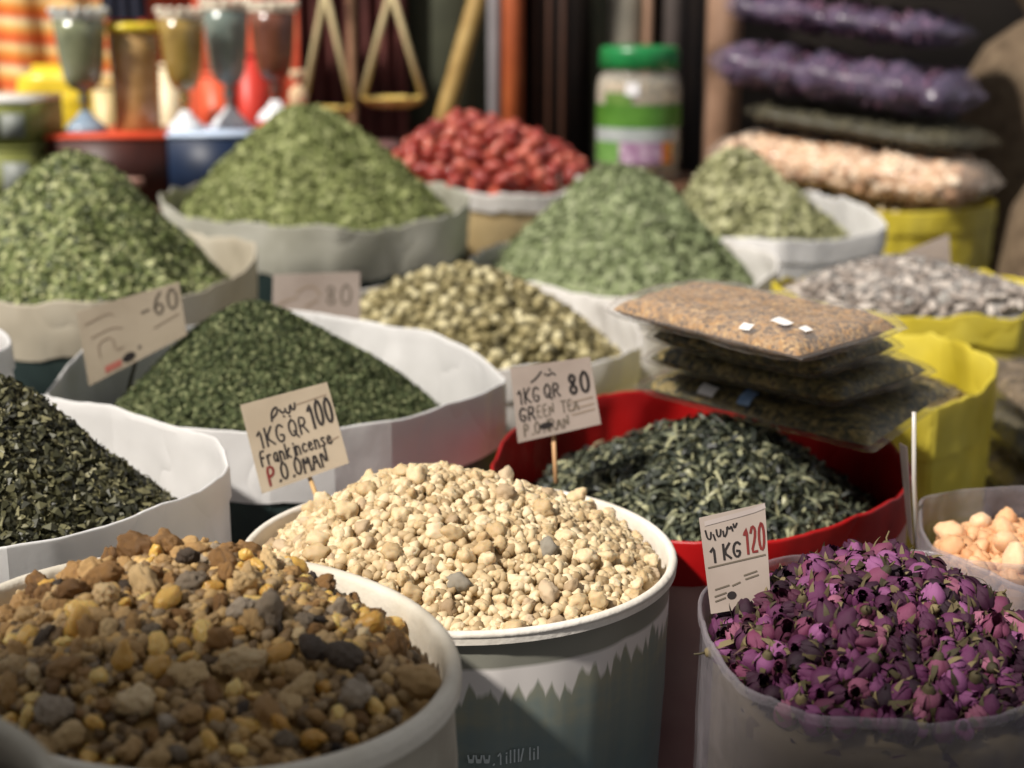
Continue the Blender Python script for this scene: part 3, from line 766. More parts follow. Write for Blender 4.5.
# ---------------- rosebuds in the clear bag
heap('D', .034, (900, 574), yoff=.045, pw=.75, tip=.6, rough=.008, inset=.012)
hD = H['D']
m_pet = pm('purple_petal', [(30, 9, 23), (60, 20, 47), (94, 38, 78), (146, 86, 132)], .6, src='object', scale=90, bump=.4, bscale=220, bdist=.001, trans=.1)
m_pet2 = pm('pink_petal', [(70, 26, 48), (112, 50, 80), (160, 100, 122)], .6, src='object', scale=90, bump=.4, bscale=220, bdist=.001, trans=.1)
m_cal = pm('dry_green_calyx', [(54, 48, 32), (84, 74, 48), (120, 106, 74)], .7, src='object', scale=80, bump=.3, bscale=200, bdist=.001)
def bud_mesh(seed):
    """petals wrapped round each other into a pointed bud; unit height about 2, stem end at z=-1"""
    r = random.Random(seed); mb = MB()
    op = r.uniform(.0, .16)
    for k in range(7):
        a0 = k * 2.4 + r.uniform(-.2, .2); half = r.uniform(.75, 1.1)
        rr = 1 - .085 * (6 - k) * .9
        top = .86 - .10 * (k % 3) + r.uniform(-.08, .05) - .25 * op
        P = []
        for u in np.linspace(-1, 1, 7):
            row = []
            for v in np.linspace(0, 1, 7):
                z = -.75 + (top + .75) * v * (1 - .18 * u * u * v)
                rad = .80 * math.sin(math.pi * (.16 + .74 * v ** .95)) ** .7 * rr
                rad += op * .35 * v ** 3 + .04 * (1 - abs(u)) * v + .02 * r.uniform(-1, 1)
                a = a0 + u * half * (1 - .15 * v)
                row.append([rad * math.cos(a), rad * math.sin(a), z])
            P.append(row)
        mb.grid(np.array(P))
    return mb
def calyx_mesh(seed):
    r = random.Random(seed); mb = MB()
    mb.lathe([(.05, -1.16), (.20, -1.12), (.30, -.95), (.33, -.80), (.42, -.66), (.40, -.62)], (0, 0, 0), 10)
    for k in range(5):
        a0 = k * 1.257 + r.uniform(-.15, .15); ln = r.uniform(.95, 1.5); out = r.uniform(.02, .3)
        P = []
        for u in (-1, 0, 1):
            row = []
            for v in np.linspace(0, 1, 6):
                z = -.72 + ln * v
                rad = .42 + .44 * math.sin(v * 2.2) + out * v * v
                a = a0 + u * .34 * (1 - v ** 1.3)
                row.append([rad * math.cos(a), rad * math.sin(a), z])
            P.append(row)
        mb.grid(np.array(P))
    return mb
def stem_mesh(seed):
    r = random.Random(seed)
    b = [r.uniform(-.12, .12) for _ in range(4)]
    return MB().tube([(0, 0, -1.12), (b[0], b[1], -1.4), (b[0] + b[2], b[1] + b[3], -1.4 - r.uniform(.2, .5))], [.075, .06, .05], 6)
variants = []
for i in range(8):
    variants.append((bud_mesh(i).mesh('petals', m_pet2 if i in (2, 6) else m_pet), calyx_mesh(i).mesh('calyx', m_cal), stem_mesh(i).mesh('stem', m_cal)))
def rosebud(p, r, q, label, group, v):
    e = bpy.data.objects.new('rosebud', None); COL.objects.link(e); e.empty_display_size = .01
    e.location = p; e.rotation_mode = 'QUATERNION'; e.rotation_quaternion = q; e.scale = (r,) * 3
    tag(e, label, 'rosebud', group)
    for nm, me in zip(('petals', 'calyx', 'stem'), v):
        c = bpy.data.objects.new(nm, me); COL.objects.link(c); c.parent = e
    return e
def zone_d(p):
    x, y = proj(np.array([p]))[0]
    return 'near the 120 price card' if x < 800 and y < 640 else 'along the front edge of the clear bag' if y > 672 else 'on the crest of the heap' if y < 590 else 'in the middle of the heap'
P, N = hD.darts(288, .0112, smax=.95, margin=20)
for i, (p, n) in enumerate(zip(P, N)):
    r = float(np.clip(rng.lognormal(-4.42, .14), .0092, .0150))
    v = variants[i % 8]; pink = i % 8 in (2, 6)
    q = Quaternion(rng.normal(size=4).tolist()).normalized()
    if rng.random() < .6:   # most lie on their side or with the tip up
        d = Vector((n + .9 * rand_dirs(1)[0]).tolist()).normalized()
        q = d.to_track_quat('Z', 'Y')
    rosebud((p + n * r * rng.uniform(.1, .7)).tolist(), r, q, ('pink' if pink else 'purple') + ' dried rosebud ' + zone_d(p), ('pink' if pink else 'purple') + ' dried rosebuds ' + zone_d(p), v)
mb = MB(); hD.mound(mb, down=.45, sink=.008)
P, N, s, t = hD.sample(1500, .90)
flakes(mb, P, N, .014, .006, tilt=.9, curl=.5, lift=.5)
# loose petals and sepals against the wall of the bag
W = []; WN = []
for dd in np.linspace(.01, .42, 40):
    q = hD.sack._w(hD.B[:, 2] - dd, -hD.sack.lip - .016); sel = rng.choice(NL, 46, replace=False)
    W.append(q[sel]); WN.append(np.concatenate([hD.sack.nrm[sel], np.zeros((46, 1))], 1))
flakes(mb, np.concatenate(W), np.concatenate(WN), .016, .012, tilt=.3, curl=.2, lift=0.)
tag(mb.build('loose_rose_petals', leaf_mat('rose_bits', [(36, 18, 26), (64, 30, 48), (84, 72, 50), (62, 58, 38), (110, 96, 70), (84, 46, 64)])), 'loose rose petals and sepals under the rosebuds', 'rose petals', kind='stuff')

# ---------------- olive pods
heap('K', .065, (470, 276), pw=.72, tip=.5, rough=.010, inset=.02)
hK = H['K']
m_pod = pm('pale_olive_pod', [(82, 74, 44), (134, 122, 82), (168, 156, 114), (200, 190, 152)], .6, src='object', scale=30)
def pod(seed):
    V, F = lump(seed, 2, 4, .5, .10, (1.2, .78, .72)); return V, F
pod_mesh = [mesh_of(*pod(700 + i), 'dried_pod', m_pod) for i in range(5)]
P, N = hK.darts(300, .0185, smax=.95, margin=5)
for p, n in zip(P, N):
    place('dried_pod', random.choice(pod_mesh), (p + n * .004).tolist(), float(rng.uniform(.0105, .0160)), 'pale olive dried pod heaped behind the dark green herb', 'dried pod', 'pale olive dried pods')
mb = MB(); hK.mound(mb, down=.05, sink=.006)
P, N, s, t = hK.sample(1800, .94)
scatter(mb, [pod(720 + i) for i in range(3)], P, .0105, .25)
tag(mb.build('small_dried_pods', pm('olive_pod_bits', [(64, 58, 34), (108, 98, 62), (150, 140, 100)], .65, src='island')), 'smaller olive pods filling the heap behind the dark green herb', 'dried pods', kind='stuff')

# ---------------- red dates
heap('N', .010, (468, 122), yoff=.02, pw=.72, tip=.6, rough=.008, inset=.03)
hN = H['N']
m_date = pm('red_date', [(116, 28, 24), (154, 52, 42), (190, 98, 78)], .26, src='object', scale=30, spec=.6, coat=.25, bump=.3, bscale=60)
date_mesh = [mesh_of(*lump(800 + i, 3, 1, .15, .05, (1.25, .85, .85)), 'date', m_date) for i in range(5)]
for lift, cnt_, dmin in ((.016, 170, .043), (-.016, 110, .050)):
    P, N = hN.darts(cnt_, dmin, smax=.93, margin=5, tries=90)
    for p, n in zip(P, N):
        place('date', random.choice(date_mesh), (p + n * lift).tolist(), float(rng.uniform(.026, .032)), 'glossy red date in the heap before the door', 'date', 'red dates in the tan sack')
mb = MB(); hN.mound(mb, down=.03, sink=.068)
tag(mb.build('date_bed', m_date), 'deeper red dates in the heap before the door', 'dates', kind='stuff')

# ---------------- grey striped seeds
heap('O', .014, (905, 263), yoff=.02, pw=.8, tip=.7, rough=.006, inset=.014)
hO = H['O']
m_seed = pm('grey_seed', [(92, 82, 74), (148, 136, 126), (194, 184, 174)], .5, src='object', scale=60, spec=.5)
seed_mesh = [mesh_of(*lump(850 + i, 2, 0, .1, .05, (1.5, .72, .45)), 'striped_seed', m_seed) for i in range(4)]
P, N = hO.darts(300, .0195, smax=.94, margin=5)
for p, n in zip(P, N):
    d = np.cross(n, rand_dirs(1)[0]); d /= np.linalg.norm(d)
    q = Vector(d.tolist()).to_track_quat('X', 'Z') @ Quaternion((1, 0, 0), rng.uniform(-.6, .6))
    place('striped_seed', random.choice(seed_mesh), (p + n * .004).tolist(), float(rng.uniform(.0135, .019)), 'grey seed heaped in the yellow sack on the right', 'seed', 'grey seeds in the yellow sack', q)
mb = MB(); hO.mound(mb, down=.02, sink=.006)
P, N, s, t = hO.sample(1500, .80)
scatter(mb, [lump(870 + i, 1, 0, .1, .05, (1.5, .72, .45)) for i in range(3)], P, .013, .2)
tag(mb.build('buried_seeds', pm('grey_seed_bits', [(80, 74, 70), (124, 118, 114), (160, 156, 150)], .55, src='island')), 'grey seeds lying deeper in the yellow sack on the right', 'seeds', kind='stuff')

# ---------------- peach gum lumps, nuts, the sacks that show little
heap('R', .035, (1035, 540), pw=.8, tip=.5, inset=.012)
hR = H['R']
m_gum = pm('peach_gum', [(206, 150, 104), (226, 176, 132), (240, 204, 168)], .5, src='object', scale=60, sss=.25, bump=.3, bscale=120)
gum_mesh = [mesh_of(*lump(900 + i, 3, 4, .5, .1, facet=.3), 'gum_lump', m_gum) for i in range(4)]
P, N = hR.darts(24, .030, smax=.9, margin=30)
for p, n in zip(P, N):
    place('gum_lump', random.choice(gum_mesh), (p + n * .008).tolist(), float(rng.uniform(.016, .022)), 'peach coloured gum lump in the clear bag at the right edge', 'gum lump', 'peach gum lumps')
mb = MB(); hR.mound(mb, down=.03, sink=.004)
P, N, s, t = hR.sample(300, .95); scatter(mb, small, P, .010, .3)
tag(mb.build('gum_crumbs', pm('gum_crumb', [(190, 140, 98), (216, 170, 128)], .6, src='island')), 'peach gum crumbs under the lumps at the right edge', 'gum crumbs', kind='stuff')

heap('Q', .062, (850, 202), pw=.8, tip=.5, inset=.03)
m_nut = pm('pale_nut', [(178, 160, 124), (210, 194, 160), (228, 216, 188)], .55, src='object', scale=30)
nut_mesh = [mesh_of(*lump(920 + i, 2, 1, .15, .05, (1.2, .8, .75)), 'nut', m_nut) for i in range(3)]
P, N = H['Q'].darts(70, .042, smax=.86, margin=5)
for p, n in zip(P, N):
    place('nut', random.choice(nut_mesh), (p + n * .006).tolist(), float(rng.uniform(.020, .026)), 'loose pale nut in the yellow sack under the nut bag', 'nut', 'loose pale nuts')
mb = MB(); H['Q'].mound(mb, down=.03, sink=.03)
tag(mb.build('nut_bed', pm('nut_bed', [(150, 134, 100), (190, 174, 138)], .6, scale=60, bump=.6, bscale=60)), 'deeper nuts in the yellow sack under the nut bag', 'nuts', kind='stuff')

heap('B', .020, (-150, 775), pw=.7, tip=.6)
mb = MB(); H['B'].mound(mb, down=.05)
P, N, s, t = H['B'].sample(900, .97); scatter(mb, small, P, .006, .4)
tag(mb.build('dark_resin_crumbs', pm('dark_resin_crumb', [(52, 38, 34), (84, 64, 56), (110, 86, 76)], .6, src='island')), 'dark purplish brown crumbs in the small sack at the bottom corner', 'resin crumbs', kind='stuff')
heap('P', .05, (850, 372), pw=.7, tip=.6)
leaf_heap('P', 'chamomile_heap', 'loose yellowish herb in the yellow sack under the packets', leaf_mat('chamomile_bits', [(92, 78, 40), (130, 110, 60), (150, 130, 80)]), 2500, .012, .007)

# ================================================================== price cards
GL = {'1': [[(.1, .72), (.5, 1), (.5, 0)]], 'K': [[(.1, 1), (.1, 0)], [(.85, 1), (.12, .45), (.92, 0)]],
      'G': [[(.9, .82), (.6, 1), (.2, .85), (.05, .45), (.25, .05), (.7, 0), (.92, .35), (.5, .4)]],
      'Q': [[(.5, 1), (.12, .8), (.05, .4), (.3, .02), (.75, .1), (.92, .55), (.8, .9), (.5, 1)], [(.55, .3), (.98, -.12)]],
      'R': [[(.12, 0), (.12, 1), (.7, .95), (.85, .72), (.65, .5), (.12, .48)], [(.45, .48), (.95, 0)]],
      '0': [[(.5, 1), (.15, .8), (.1, .3), (.4, 0), (.8, .15), (.9, .65), (.7, .97), (.5, 1)]],
      '8': [[(.5, .52), (.15, .75), (.45, 1), (.82, .78), (.5, .52), (.12, .25), (.45, 0), (.88, .22), (.5, .52)]],
      '2': [[(.12, .75), (.4, 1), (.82, .85), (.7, .5), (.1, .02), (.92, .02)]],
      '6': [[(.75, 1), (.3, .72), (.1, .3), (.4, 0), (.82, .15), (.78, .45), (.4, .52), (.12, .35)]],
      'F': [[(.15, 0), (.15, 1), (.9, 1)], [(.15, .55), (.7, .55)]], 'r': [[(.2, 0), (.2, .62)], [(.2, .45), (.5, .65), (.8, .6)]],
      'a': [[(.82, .6), (.4, .66), (.1, .3), (.35, 0), (.8, .2), (.84, .62), (.86, 0)]], 'n': [[(.15, 0), (.15, .65)], [(.15, .45), (.5, .66), (.82, .5), (.84, 0)]],
      'k': [[(.15, 0), (.15, 1)], [(.8, .65), (.18, .3), (.85, 0)]], 'i': [[(.5, 0), (.5, .6)], [(.5, .82), (.52, .86)]],
      'c': [[(.85, .55), (.5, .66), (.12, .35), (.4, 0), (.86, .12)]], 'e': [[(.12, .34), (.84, .38), (.6, .66), (.2, .55), (.12, .2), (.45, 0), (.86, .14)]],
      's': [[(.82, .58), (.4, .66), (.2, .48), (.75, .24), (.55, 0), (.12, .08)]], 'P': [[(.15, 0), (.15, 1), (.75, .95), (.85, .7), (.6, .48), (.15, .46)]],
      '.': [[(.35, 0), (.45, .06)]], 'O': [[(.5, 1), (.1, .7), (.12, .2), (.5, 0), (.88, .25), (.9, .75), (.5, 1)]],
      'M': [[(.05, 0), (.12, 1), (.5, .3), (.86, 1), (.95, 0)]], 'A': [[(.05, 0), (.5, 1), (.95, 0)], [(.2, .38), (.8, .38)]],
      'N': [[(.1, 0), (.12, 1), (.85, 0), (.88, 1)]], 'E': [[(.85, 1), (.15, 1), (.15, 0), (.88, 0)], [(.15, .52), (.7, .52)]],
      'T': [[(.05, 1), (.95, 1)], [(.5, 1), (.5, 0)]], 'I': [[(.5, 0), (.5, 1)]], '-': [[(.1, .45), (.9, .5)]], 'w': [[(.05, .6), (.3, 0), (.5, .5), (.7, 0), (.95, .6)]],
      '/': [[(.2, 0), (.6, 1)]], ' ': []}
AR = {'luban': [[(.10, .2), (.16, .75), (.42, 1.05), (.40, .62), (.18, .38)], [(.50, .75), (.56, .5), (.66, .55)], [(.60, .3), (.62, .26)], [(.72, .72), (.76, .38), (.88, .42), (.92, .78)], [(.82, .2), (.84, .16)], [(.96, .85), (1.0, .5), (1.1, .55), (1.14, .9)]],
      'shay': [[(0, .2), (.2, .45), (.42, .95)], [(.55, .7), (.7, .5), (.82, .8), (.95, .5)], [(.74, 1.05), (.78, 1.0)]],
      'ward': [[(0, .9), (.05, .3), (.2, .2), (.24, .7)], [(.34, .5), (.40, .1)], [(.5, .8), (.52, .3), (.66, .3), (.7, .75)], [(.8, .6), (.82, .1), (.98, .45), (1.0, .95), (1.1, .6), (1.2, .9), (1.24, .5)], [(1.3, .95), (1.34, .6), (1.46, .95)]]}

class Card:
    """corner points TL, TR, BR, BL; marks are laid on in fractions of the card"""
    def __init__(c, name, label, corners, mat, stick=None, stick_mat=None, stick_r=.0025):
        c.q = [Vector(p) for p in corners]
        TL, TR, BR, BL = c.q
        c.W = ((TR - TL).length + (BR - BL).length) / 2; c.H = ((TL - BL).length + (TR - BR).length) / 2
        n = (TR - TL).cross(TL - BL).normalized()
        c.n = n if n.dot(CAM - TL) > 0 else -n
        base = Vector(stick[1]) if stick else (BL + BR) / 2
        c.root = thing(name, label, 'price card', base)
        mb = MB()
        th = .0016
        P = np.array([[[list(c.pt(u, v, off)) for v in np.linspace(0, 1, 5)] for u in np.linspace(0, 1, 5)] for off in (0, -th)])
        mb.grid(P[0]); mb.grid(P[1])
        for e in (np.stack([P[0][0], P[1][0]]), np.stack([P[0][-1], P[1][-1]]), np.stack([P[0][:, 0], P[1][:, 0]]), np.stack([P[0][:, -1], P[1][:, -1]])):
            mb.grid(e)
        c.face = mb.build('card', mat, c.root, smooth=False)
        if stick:
            MB().tube([stick[0], (Vector(stick[0]) + Vector(stick[1])) / 2, stick[1]], stick_r, 8).build('stick', stick_mat or M['wood_stick'], c.root)
    def pt(c, u, v, off):
        TL, TR, BR, BL = c.q
        bot = BL.lerp(BR, u); top = TL.lerp(TR, u)
        return bot.lerp(top, v) + c.n * off
    def stroke(c, mb, pts, w):
        """a flat pen stroke; pts in card fractions"""
        Q = np.array([[u * c.W, v * c.H] for u, v in pts])
        if len(Q) > 2:   # round the corners a little
            R = [Q[0]]
            for a, b in zip(Q[:-1], Q[1:]):
                R += [a * .75 + b * .25, a * .25 + b * .75]
            Q = np.array(R + [Q[-1]])
        d = np.gradient(Q, axis=0); d /= np.linalg.norm(d, axis=1, keepdims=True) + 1e-9
        nn = np.stack([-d[:, 1], d[:, 0]], 1) * w / 2
        Q[0] -= d[0] * w * .4; Q[-1] += d[-1] * w * .4
        L_, R_ = Q - nn, Q + nn
        P = np.array([[list(c.pt(x / c.W, y / c.H, .0005)) for x, y in row] for row in (L_, R_)])
        mb.grid(P)
    def text(c, mb, s, u, v, h, adv, w, strokes=None, rise=0.):
        for ch in s:
            for st in GL[ch]:
                c.stroke(mb, [(u + x * adv * .82, v + y * h) for x, y in st], w)
            u += adv * (.55 if ch in '.iI' else .78 if ch == '1' else 1.0); v += rise
    def scribble(c, mb, key, u, v, sx, h, w):
        for st in AR[key]:
            c.stroke(mb, [(u + x * sx, v + y * h) for x, y in st], w)
    def oval(c, mb, u, v, ru, rv):
        t = np.linspace(0, 2 * math.pi, 20, endpoint=False)
        P = [list(c.pt(u, v, .0006))] + [list(c.pt(u + ru * math.cos(a), v + rv * math.sin(a), .0006)) for a in t]
        mb.add(P, [[0, 1 + i, 1 + (i + 1) % 20] for i in range(20)])
    def done(c, mb, name, mat, lab=None):
        o = mb.build(name, mat, c.face, smooth=False)
        if lab: o['label'] = lab

# frankincense, 100
ys = 1.475
c1 = Card('price_card', 'buff price card for frankincense at 100, on a stick in the pale lumps', [aty(240, 405, ys), aty(327, 382, ys + .01), aty(349, 463, ys - .01), aty(262, 494, ys - .02)], M['card'],
          stick=(aty(307, 470, ys + .003), aty(322, 512, ys - .045)))
mb = MB(); c1.scribble(mb, 'luban', .27, .70, .28, .18, .0020)
c1.text(mb, '1KG', .09, .48, .20, .12, .0020); c1.text(mb, 'QR', .455, .50, .19, .115, .0020)
c1.text(mb, '100', .70, .52, .30, .105, .0028)
c1.text(mb, 'Frankincense', .07, .285, .16, .072, .0019)
c1.text(mb, '.O.OMAN', .20, .065, .20, .10, .0022)
c1.done(mb, 'lettering', M['ink'])
mb = MB(); c1.text(mb, 'P', .10, .06, .20, .12, .0026); c1.done(mb, 'lettering', M['ink_red'], 'red brown letter')
mb = MB(); c1.stroke(mb, [(.6, .84), (.95, .86)], .0012); c1.stroke(mb, [(.74, .30), (.96, .34)], .0012); c1.done(mb, 'faint_lettering', M['ink_faint'])

# green tea, 80
yt = 1.60
c2 = Card('price_card', 'grey buff price card for green tea at 80, on a pale stick', [aty(510, 368, yt), aty(590, 357, yt), aty(601, 424, yt - .01), aty(518, 443, yt - .01)], M['card_grey'],
          stick=(aty(553, 425, yt + .003), aty(556, 483, yt - .02)), stick_mat=pm('pale_pine_stick', [(196, 150, 104), (214, 170, 124)], .6))
mb = MB(); c2.scribble(mb, 'shay', .24, .74, .32, .16, .0019)
c2.text(mb, '1KG', .05, .50, .20, .105, .0019); c2.text(mb, 'QR', .38, .52, .19, .105, .0021)
c2.text(mb, '80', .68, .50, .30, .145, .0036); c2.text(mb, 'GR', .05, .27, .18, .105, .0022)
c2.oval(mb, .355, .15, .085, .045)
c2.done(mb, 'lettering', M['ink'])
mb = MB(); c2.text(mb, 'EEN TEA', .26, .28, .16, .075, .0015); c2.text(mb, 'P.O.IRAN', .08, .07, .16, .085, .0018)
c2.done(mb, 'lettering', M['ink_brown'], 'faded lettering')
mb = MB(); [c2.stroke(mb, [(.68, v), (.95, v + .02)], .0014) for v in (.40, .30, .22)]; c2.done(mb, 'faint_lettering', M['ink_faint'])

# rosebuds, 120
yr = 1.165
c3 = Card('price_card', 'grey price card for rosebuds at 120, stuck into the bag of rosebuds', [aty(699, 518, yr), aty(765, 503, yr), aty(771, 604, yr - .02), aty(711, 614, yr - .02)], M['card_grey'])
mb = MB(); c3.scribble(mb, 'ward', .07, .73, .33, .14, .0014)
c3.text(mb, '1', .10, .52, .16, .16, .0019); c3.text(mb, 'KG', .30, .53, .15, .155, .0019)
c3.oval(mb, .37, .155, .075, .04)
c3.done(mb, 'lettering', M['ink'])
mb = MB(); c3.text(mb, '120', .64, .54, .27, .125, .0020); c3.done(mb, 'lettering', M['ink_red'], 'red and black numerals')
mb = MB(); [c3.stroke(mb, [(a, v), (b, v + .02)], .0013) for a, b, v in ((.12, .34, .24), (.10, .28, .17), (.10, .26, .12), (.40, .52, .25), (.60, .8, .33), (.62, .82, .29), (.05, .95, .475))]
c3.done(mb, 'faint_lettering', M['ink_brown'])
mb = MB(); c3.stroke(mb, [(.10, .93), (.80, .95), (.97, .97)], .004); c3.done(mb, 'tape', pm('glossy_tape', [(168, 156, 150), (184, 172, 166)], .25))

# 60
y6 = 1.88
c4 = Card('price_card', 'buff price card marked 60, standing left in the dark green herb', [aty(76, 312, y6), aty(179, 282, y6 + .02), aty(187, 335, y6 + .02), aty(89, 386, y6)], M['card'],
          stick=(aty(140, 345, y6 + .012), aty(128, 390, y6 + .02)), stick_mat=pm('dark_stick', [(50, 44, 34), (66, 58, 44)], .6))
mb = MB(); c4.text(mb, '60', .72, .56, .36, .135, .0036); c4.text(mb, '-', .60, .58, .25, .10, .003); c4.done(mb, 'lettering', M['ink_brown'])
mb = MB(); c4.oval(mb, .42, .12, .065, .065); c4.done(mb, 'stamp', M['ink'])
mb = MB(); c4.stroke(mb, [(.20, .10), (.32, .10)], .008); c4.done(mb, 'red_print', pm('faded_red_print', [(168, 96, 84), (176, 104, 92)], .7), 'small faded red print')
for p in ([(.06, .8), (.3, .86), (.34, .8)], [(.1, .6), (.3, .64), (.4, .58)], [(.15, .3), (.15, .5), (.3, .52), (.3, .3), (.38, .3)], [(.7, .38), (.95, .45)]):
    mb = MB(); c4.stroke(mb, p, .0016); c4.done(mb, 'printed_line', M['ink_faint'])

# 80, blurred
y8 = 2.28
c5 = Card('price_card', 'buff price card marked 80, half hidden behind the dark green sack', [aty(273, 275, y8), aty(360, 272, y8), aty(360, 322, y8), aty(272, 320, y8)], M['card_grey'], stick=(aty(316, 316, y8 + .005), aty(318, 352, y8 + .02)))
mb = MB(); c5.text(mb, '80', .60, .34, .40, .17, .0030); c5.done(mb, 'lettering', M['ink_brown'])
mb = MB(); c5.stroke(mb, [(.28, .6), (.36, .72), (.48, .74), (.54, .55)], .003); c5.stroke(mb, [(.38, .3), (.52, .45)], .003); c5.stroke(mb, [(.08, .35), (.14, .42), (.28, .5)], .003); c5.done(mb, 'faint_lettering', M['ink_faint'])

# card seen almost edge on, with a clear rod, and a grey card behind the seeds
ye = 1.425
c6 = Card('price_card', 'dark price card seen edge on beside a clear rod', [aty(899, 443, ye + .06), aty(906, 447, ye), aty(912, 545, ye), aty(908, 535, ye + .06)], pm('dark_card', [(84, 74, 70), (104, 92, 88)], .5))
rod = MB().tube([aty(914, 412, ye - .01), aty(914, 480, ye - .008), aty(917, 548, ye - .005)], .0022, 8)
rod.build('clear_rod', pm('pale_rod', [(186, 180, 170), (200, 196, 188)], .3, spec=.6), c6.root)
ye = S['O'].c[1] + .19
c7 = Card('price_card', 'grey card stuck in the far side of the seed sack', [aty(905, 252, ye), aty(949, 234, ye), aty(951, 268, ye), aty(900, 268, ye)], M['card_grey'])

# white writing at the foot of the printed sack
sc = S['C']
mb = MB()
def wall_pt(px, py):
    # front wall of the printed sack near a pixel
    best = None
    for f in np.linspace(0, .5, 200):
        W_ = sc.wall_f(f, .0006); q = proj(W_)
        vis = (sc.nrm[:, 1] < 0)
        d = (q[:, 0] - px) ** 2 + (q[:, 1] - py) ** 2 + np.where(vis, 0, 1e6)
        i = d.argmin()
        if best is None or d[i] < best[0]: best = (d[i], W_[i], sc.nrm[i])
    return best
A0, A1 = wall_pt(462, 764), wall_pt(541, 764)
rootc = sc.root
n0 = Vector((*((A0[2] + A1[2]) / 2), 0)).normalized()
class Wr(Card):
    def __init__(c, BL, BR, h):
        c.q = [Vector(BL) + Vector((0, 0, h)), Vector(BR) + Vector((0, 0, h)), Vector(BR), Vector(BL)]; c.W = (Vector(BR) - Vector(BL)).length; c.H = h; c.n = n0
    def pt(c, u, v, off):
        BL, BR = c.q[3], c.q[2]
        p = BL.lerp(BR, u); d = Vector((p.x - sc.c[0], p.y - sc.c[1], 0)); ra = np.interp(math.atan2(d.y, d.x), np.sort(sc.a), WR[np.argsort(sc.a)])
        d.normalize(); return Vector((sc.c[0] + d.x * (ra + .0012), sc.c[1] + d.y * (ra + .0012), p.z + v * c.H))
zt = float(A0[1][2])
Wl = sc._w(np.full(NL, zt), 0); WR = np.linalg.norm(Wl[:, :2] - sc.c[:2], axis=1)
w_ = Wr((A0[1][0], A0[1][1], zt), (A1[1][0], A1[1][1], zt), .012)
w_.text(mb, 'www.', 0, 0, 1.2, .11, .0014); w_.text(mb, '1iIII/IiI', .42, 0, .9, .11, .0013)
mb.build('white_lettering', M['white_print'], rootc, smooth=False)

# ================================================================== flat packets and pillow bags
def packet(name, label, quad, T, m_cont, m_film, seed, sag=.0, group=None, inset=.035, mark=None):
    """quad: four world corners in order; contents lie inside a sealed clear pouch"""
    q = [Vector(p) for p in quad]
    c = (q[0] + q[1] + q[2] + q[3]) / 4
    t = thing(name, label, 'packet', (c.x, c.y, c.z - T / 2), group)
    def surf(nu, nv, ins, thick, amp, top, fr):
        P = np.empty((nu, nv, 3))
        for i, u in enumerate(np.linspace(0, 1, nu)):
            for j, v in enumerate(np.linspace(0, 1, nv)):
                a = ins + u * (1 - 2 * ins); b = ins + v * (1 - 2 * ins)
                p = q[0].lerp(q[1], a).lerp(q[3].lerp(q[2], a), b)
                e = max(0, 1 - abs(2 * u - 1) ** 9) * max(0, 1 - abs(2 * v - 1) ** 9)
                h = thick * e ** .5 * (1 if top else -.7)
                nz = mnoise.noise(Vector((p.x * fr, p.y * fr, seed))) + .5 * mnoise.noise(Vector((p.x * fr * 2.3, p.y * fr * 2.3, seed + 5)))
                k = max(abs(2 * a - 1), abs(2 * b - 1))
                P[i, j] = (p.x, p.y, p.z + h + nz * amp * (e ** .5 + .15) - sag * k ** 3)
        return P
    m = MB()
    a, b = surf(40, 40, inset, T / 2, T * .10, True, 45), surf(40, 40, inset, T / 2, T * .08, False, 45)
    m.grid(a); m.grid(b)
    m.build('contents', m_cont, t)
    m = MB(); m.grid(surf(44, 44, 0, T / 2 * 1.2 + .0015, T * .14, True, 20)); m.grid(surf(44, 44, 0, T / 2 * 1.2 + .0015, T * .10, False, 20))
    fl = m.build('film', m_film, t)
    if mark:
        for (u0, u1, v0, v1, mm) in mark:
            P = surf(60, 60, 0, T / 2 * 1.2 + .003, T * .14, True, 20)
            I = slice(int(u0 * 59), int(u1 * 59) + 1); J = slice(int(v0 * 59), int(v1 * 59) + 1)
            g = P[I, J].copy(); g[..., 2] += .001
            MB().grid(g).build('label', mm, fl)
    return t

def granular(name, cols, scale, bump=1.0):
    m, nt, N, L, b = new_mat(name)
    tc = N.new('ShaderNodeTexCoord'); v = N.new('ShaderNodeTexVoronoi'); v.inputs['Scale'].default_value = scale
    L.new(tc.outputs['Object'], v.inputs['Vector'])
    s = N.new('ShaderNodeSeparateColor'); L.new(v.outputs['Color'], s.inputs[0])
    r = ramp_node(N, cols); L.new(s.outputs[0], r.inputs['Fac']); L.new(r.outputs['Color'], b.inputs['Base Color'])
    bp = N.new('ShaderNodeBump'); bp.inputs['Strength'].default_value = bump; bp.inputs['Distance'].default_value = .4 / scale; bp.invert = True
    L.new(v.outputs['Distance'], bp.inputs['Height']); L.new(bp.outputs[0], b.inputs['Normal'])
    b.inputs['Roughness'].default_value = .65
    return m
g_yel = granular('yellow_brown_herb', [(78, 56, 32), (118, 88, 50), (168, 122, 58), (138, 110, 78), (184, 146, 90)], 210)
g_grn = granular('green_brown_herb', [(44, 42, 24), (78, 72, 40), (112, 98, 54), (140, 120, 70)], 150)
f_pack = film('packet_film', (120, 114, 104), .05, .10, .7, 24, .5)
m_sticker = pm('white_sticker', [(226, 222, 216), (236, 232, 228)], .4)
m_blue = pm('blue_sticker', [(96, 130, 176), (150, 176, 206)], .3, scale=60)
zt0 = .850
packet('herb_packet', 'bottom packet of greenish herb in the stack over the red lined sack', [at(632, 384, zt0), at(876, 448, zt0), at(962, 388, zt0 + .01), at(735, 345, zt0 + .01)], .029, g_grn, f_pack, 1, group='flat packets of dried herb', sag=.004, mark=[(.30, .37, .02, .09, m_sticker), (.46, .52, .02, .12, m_blue)])
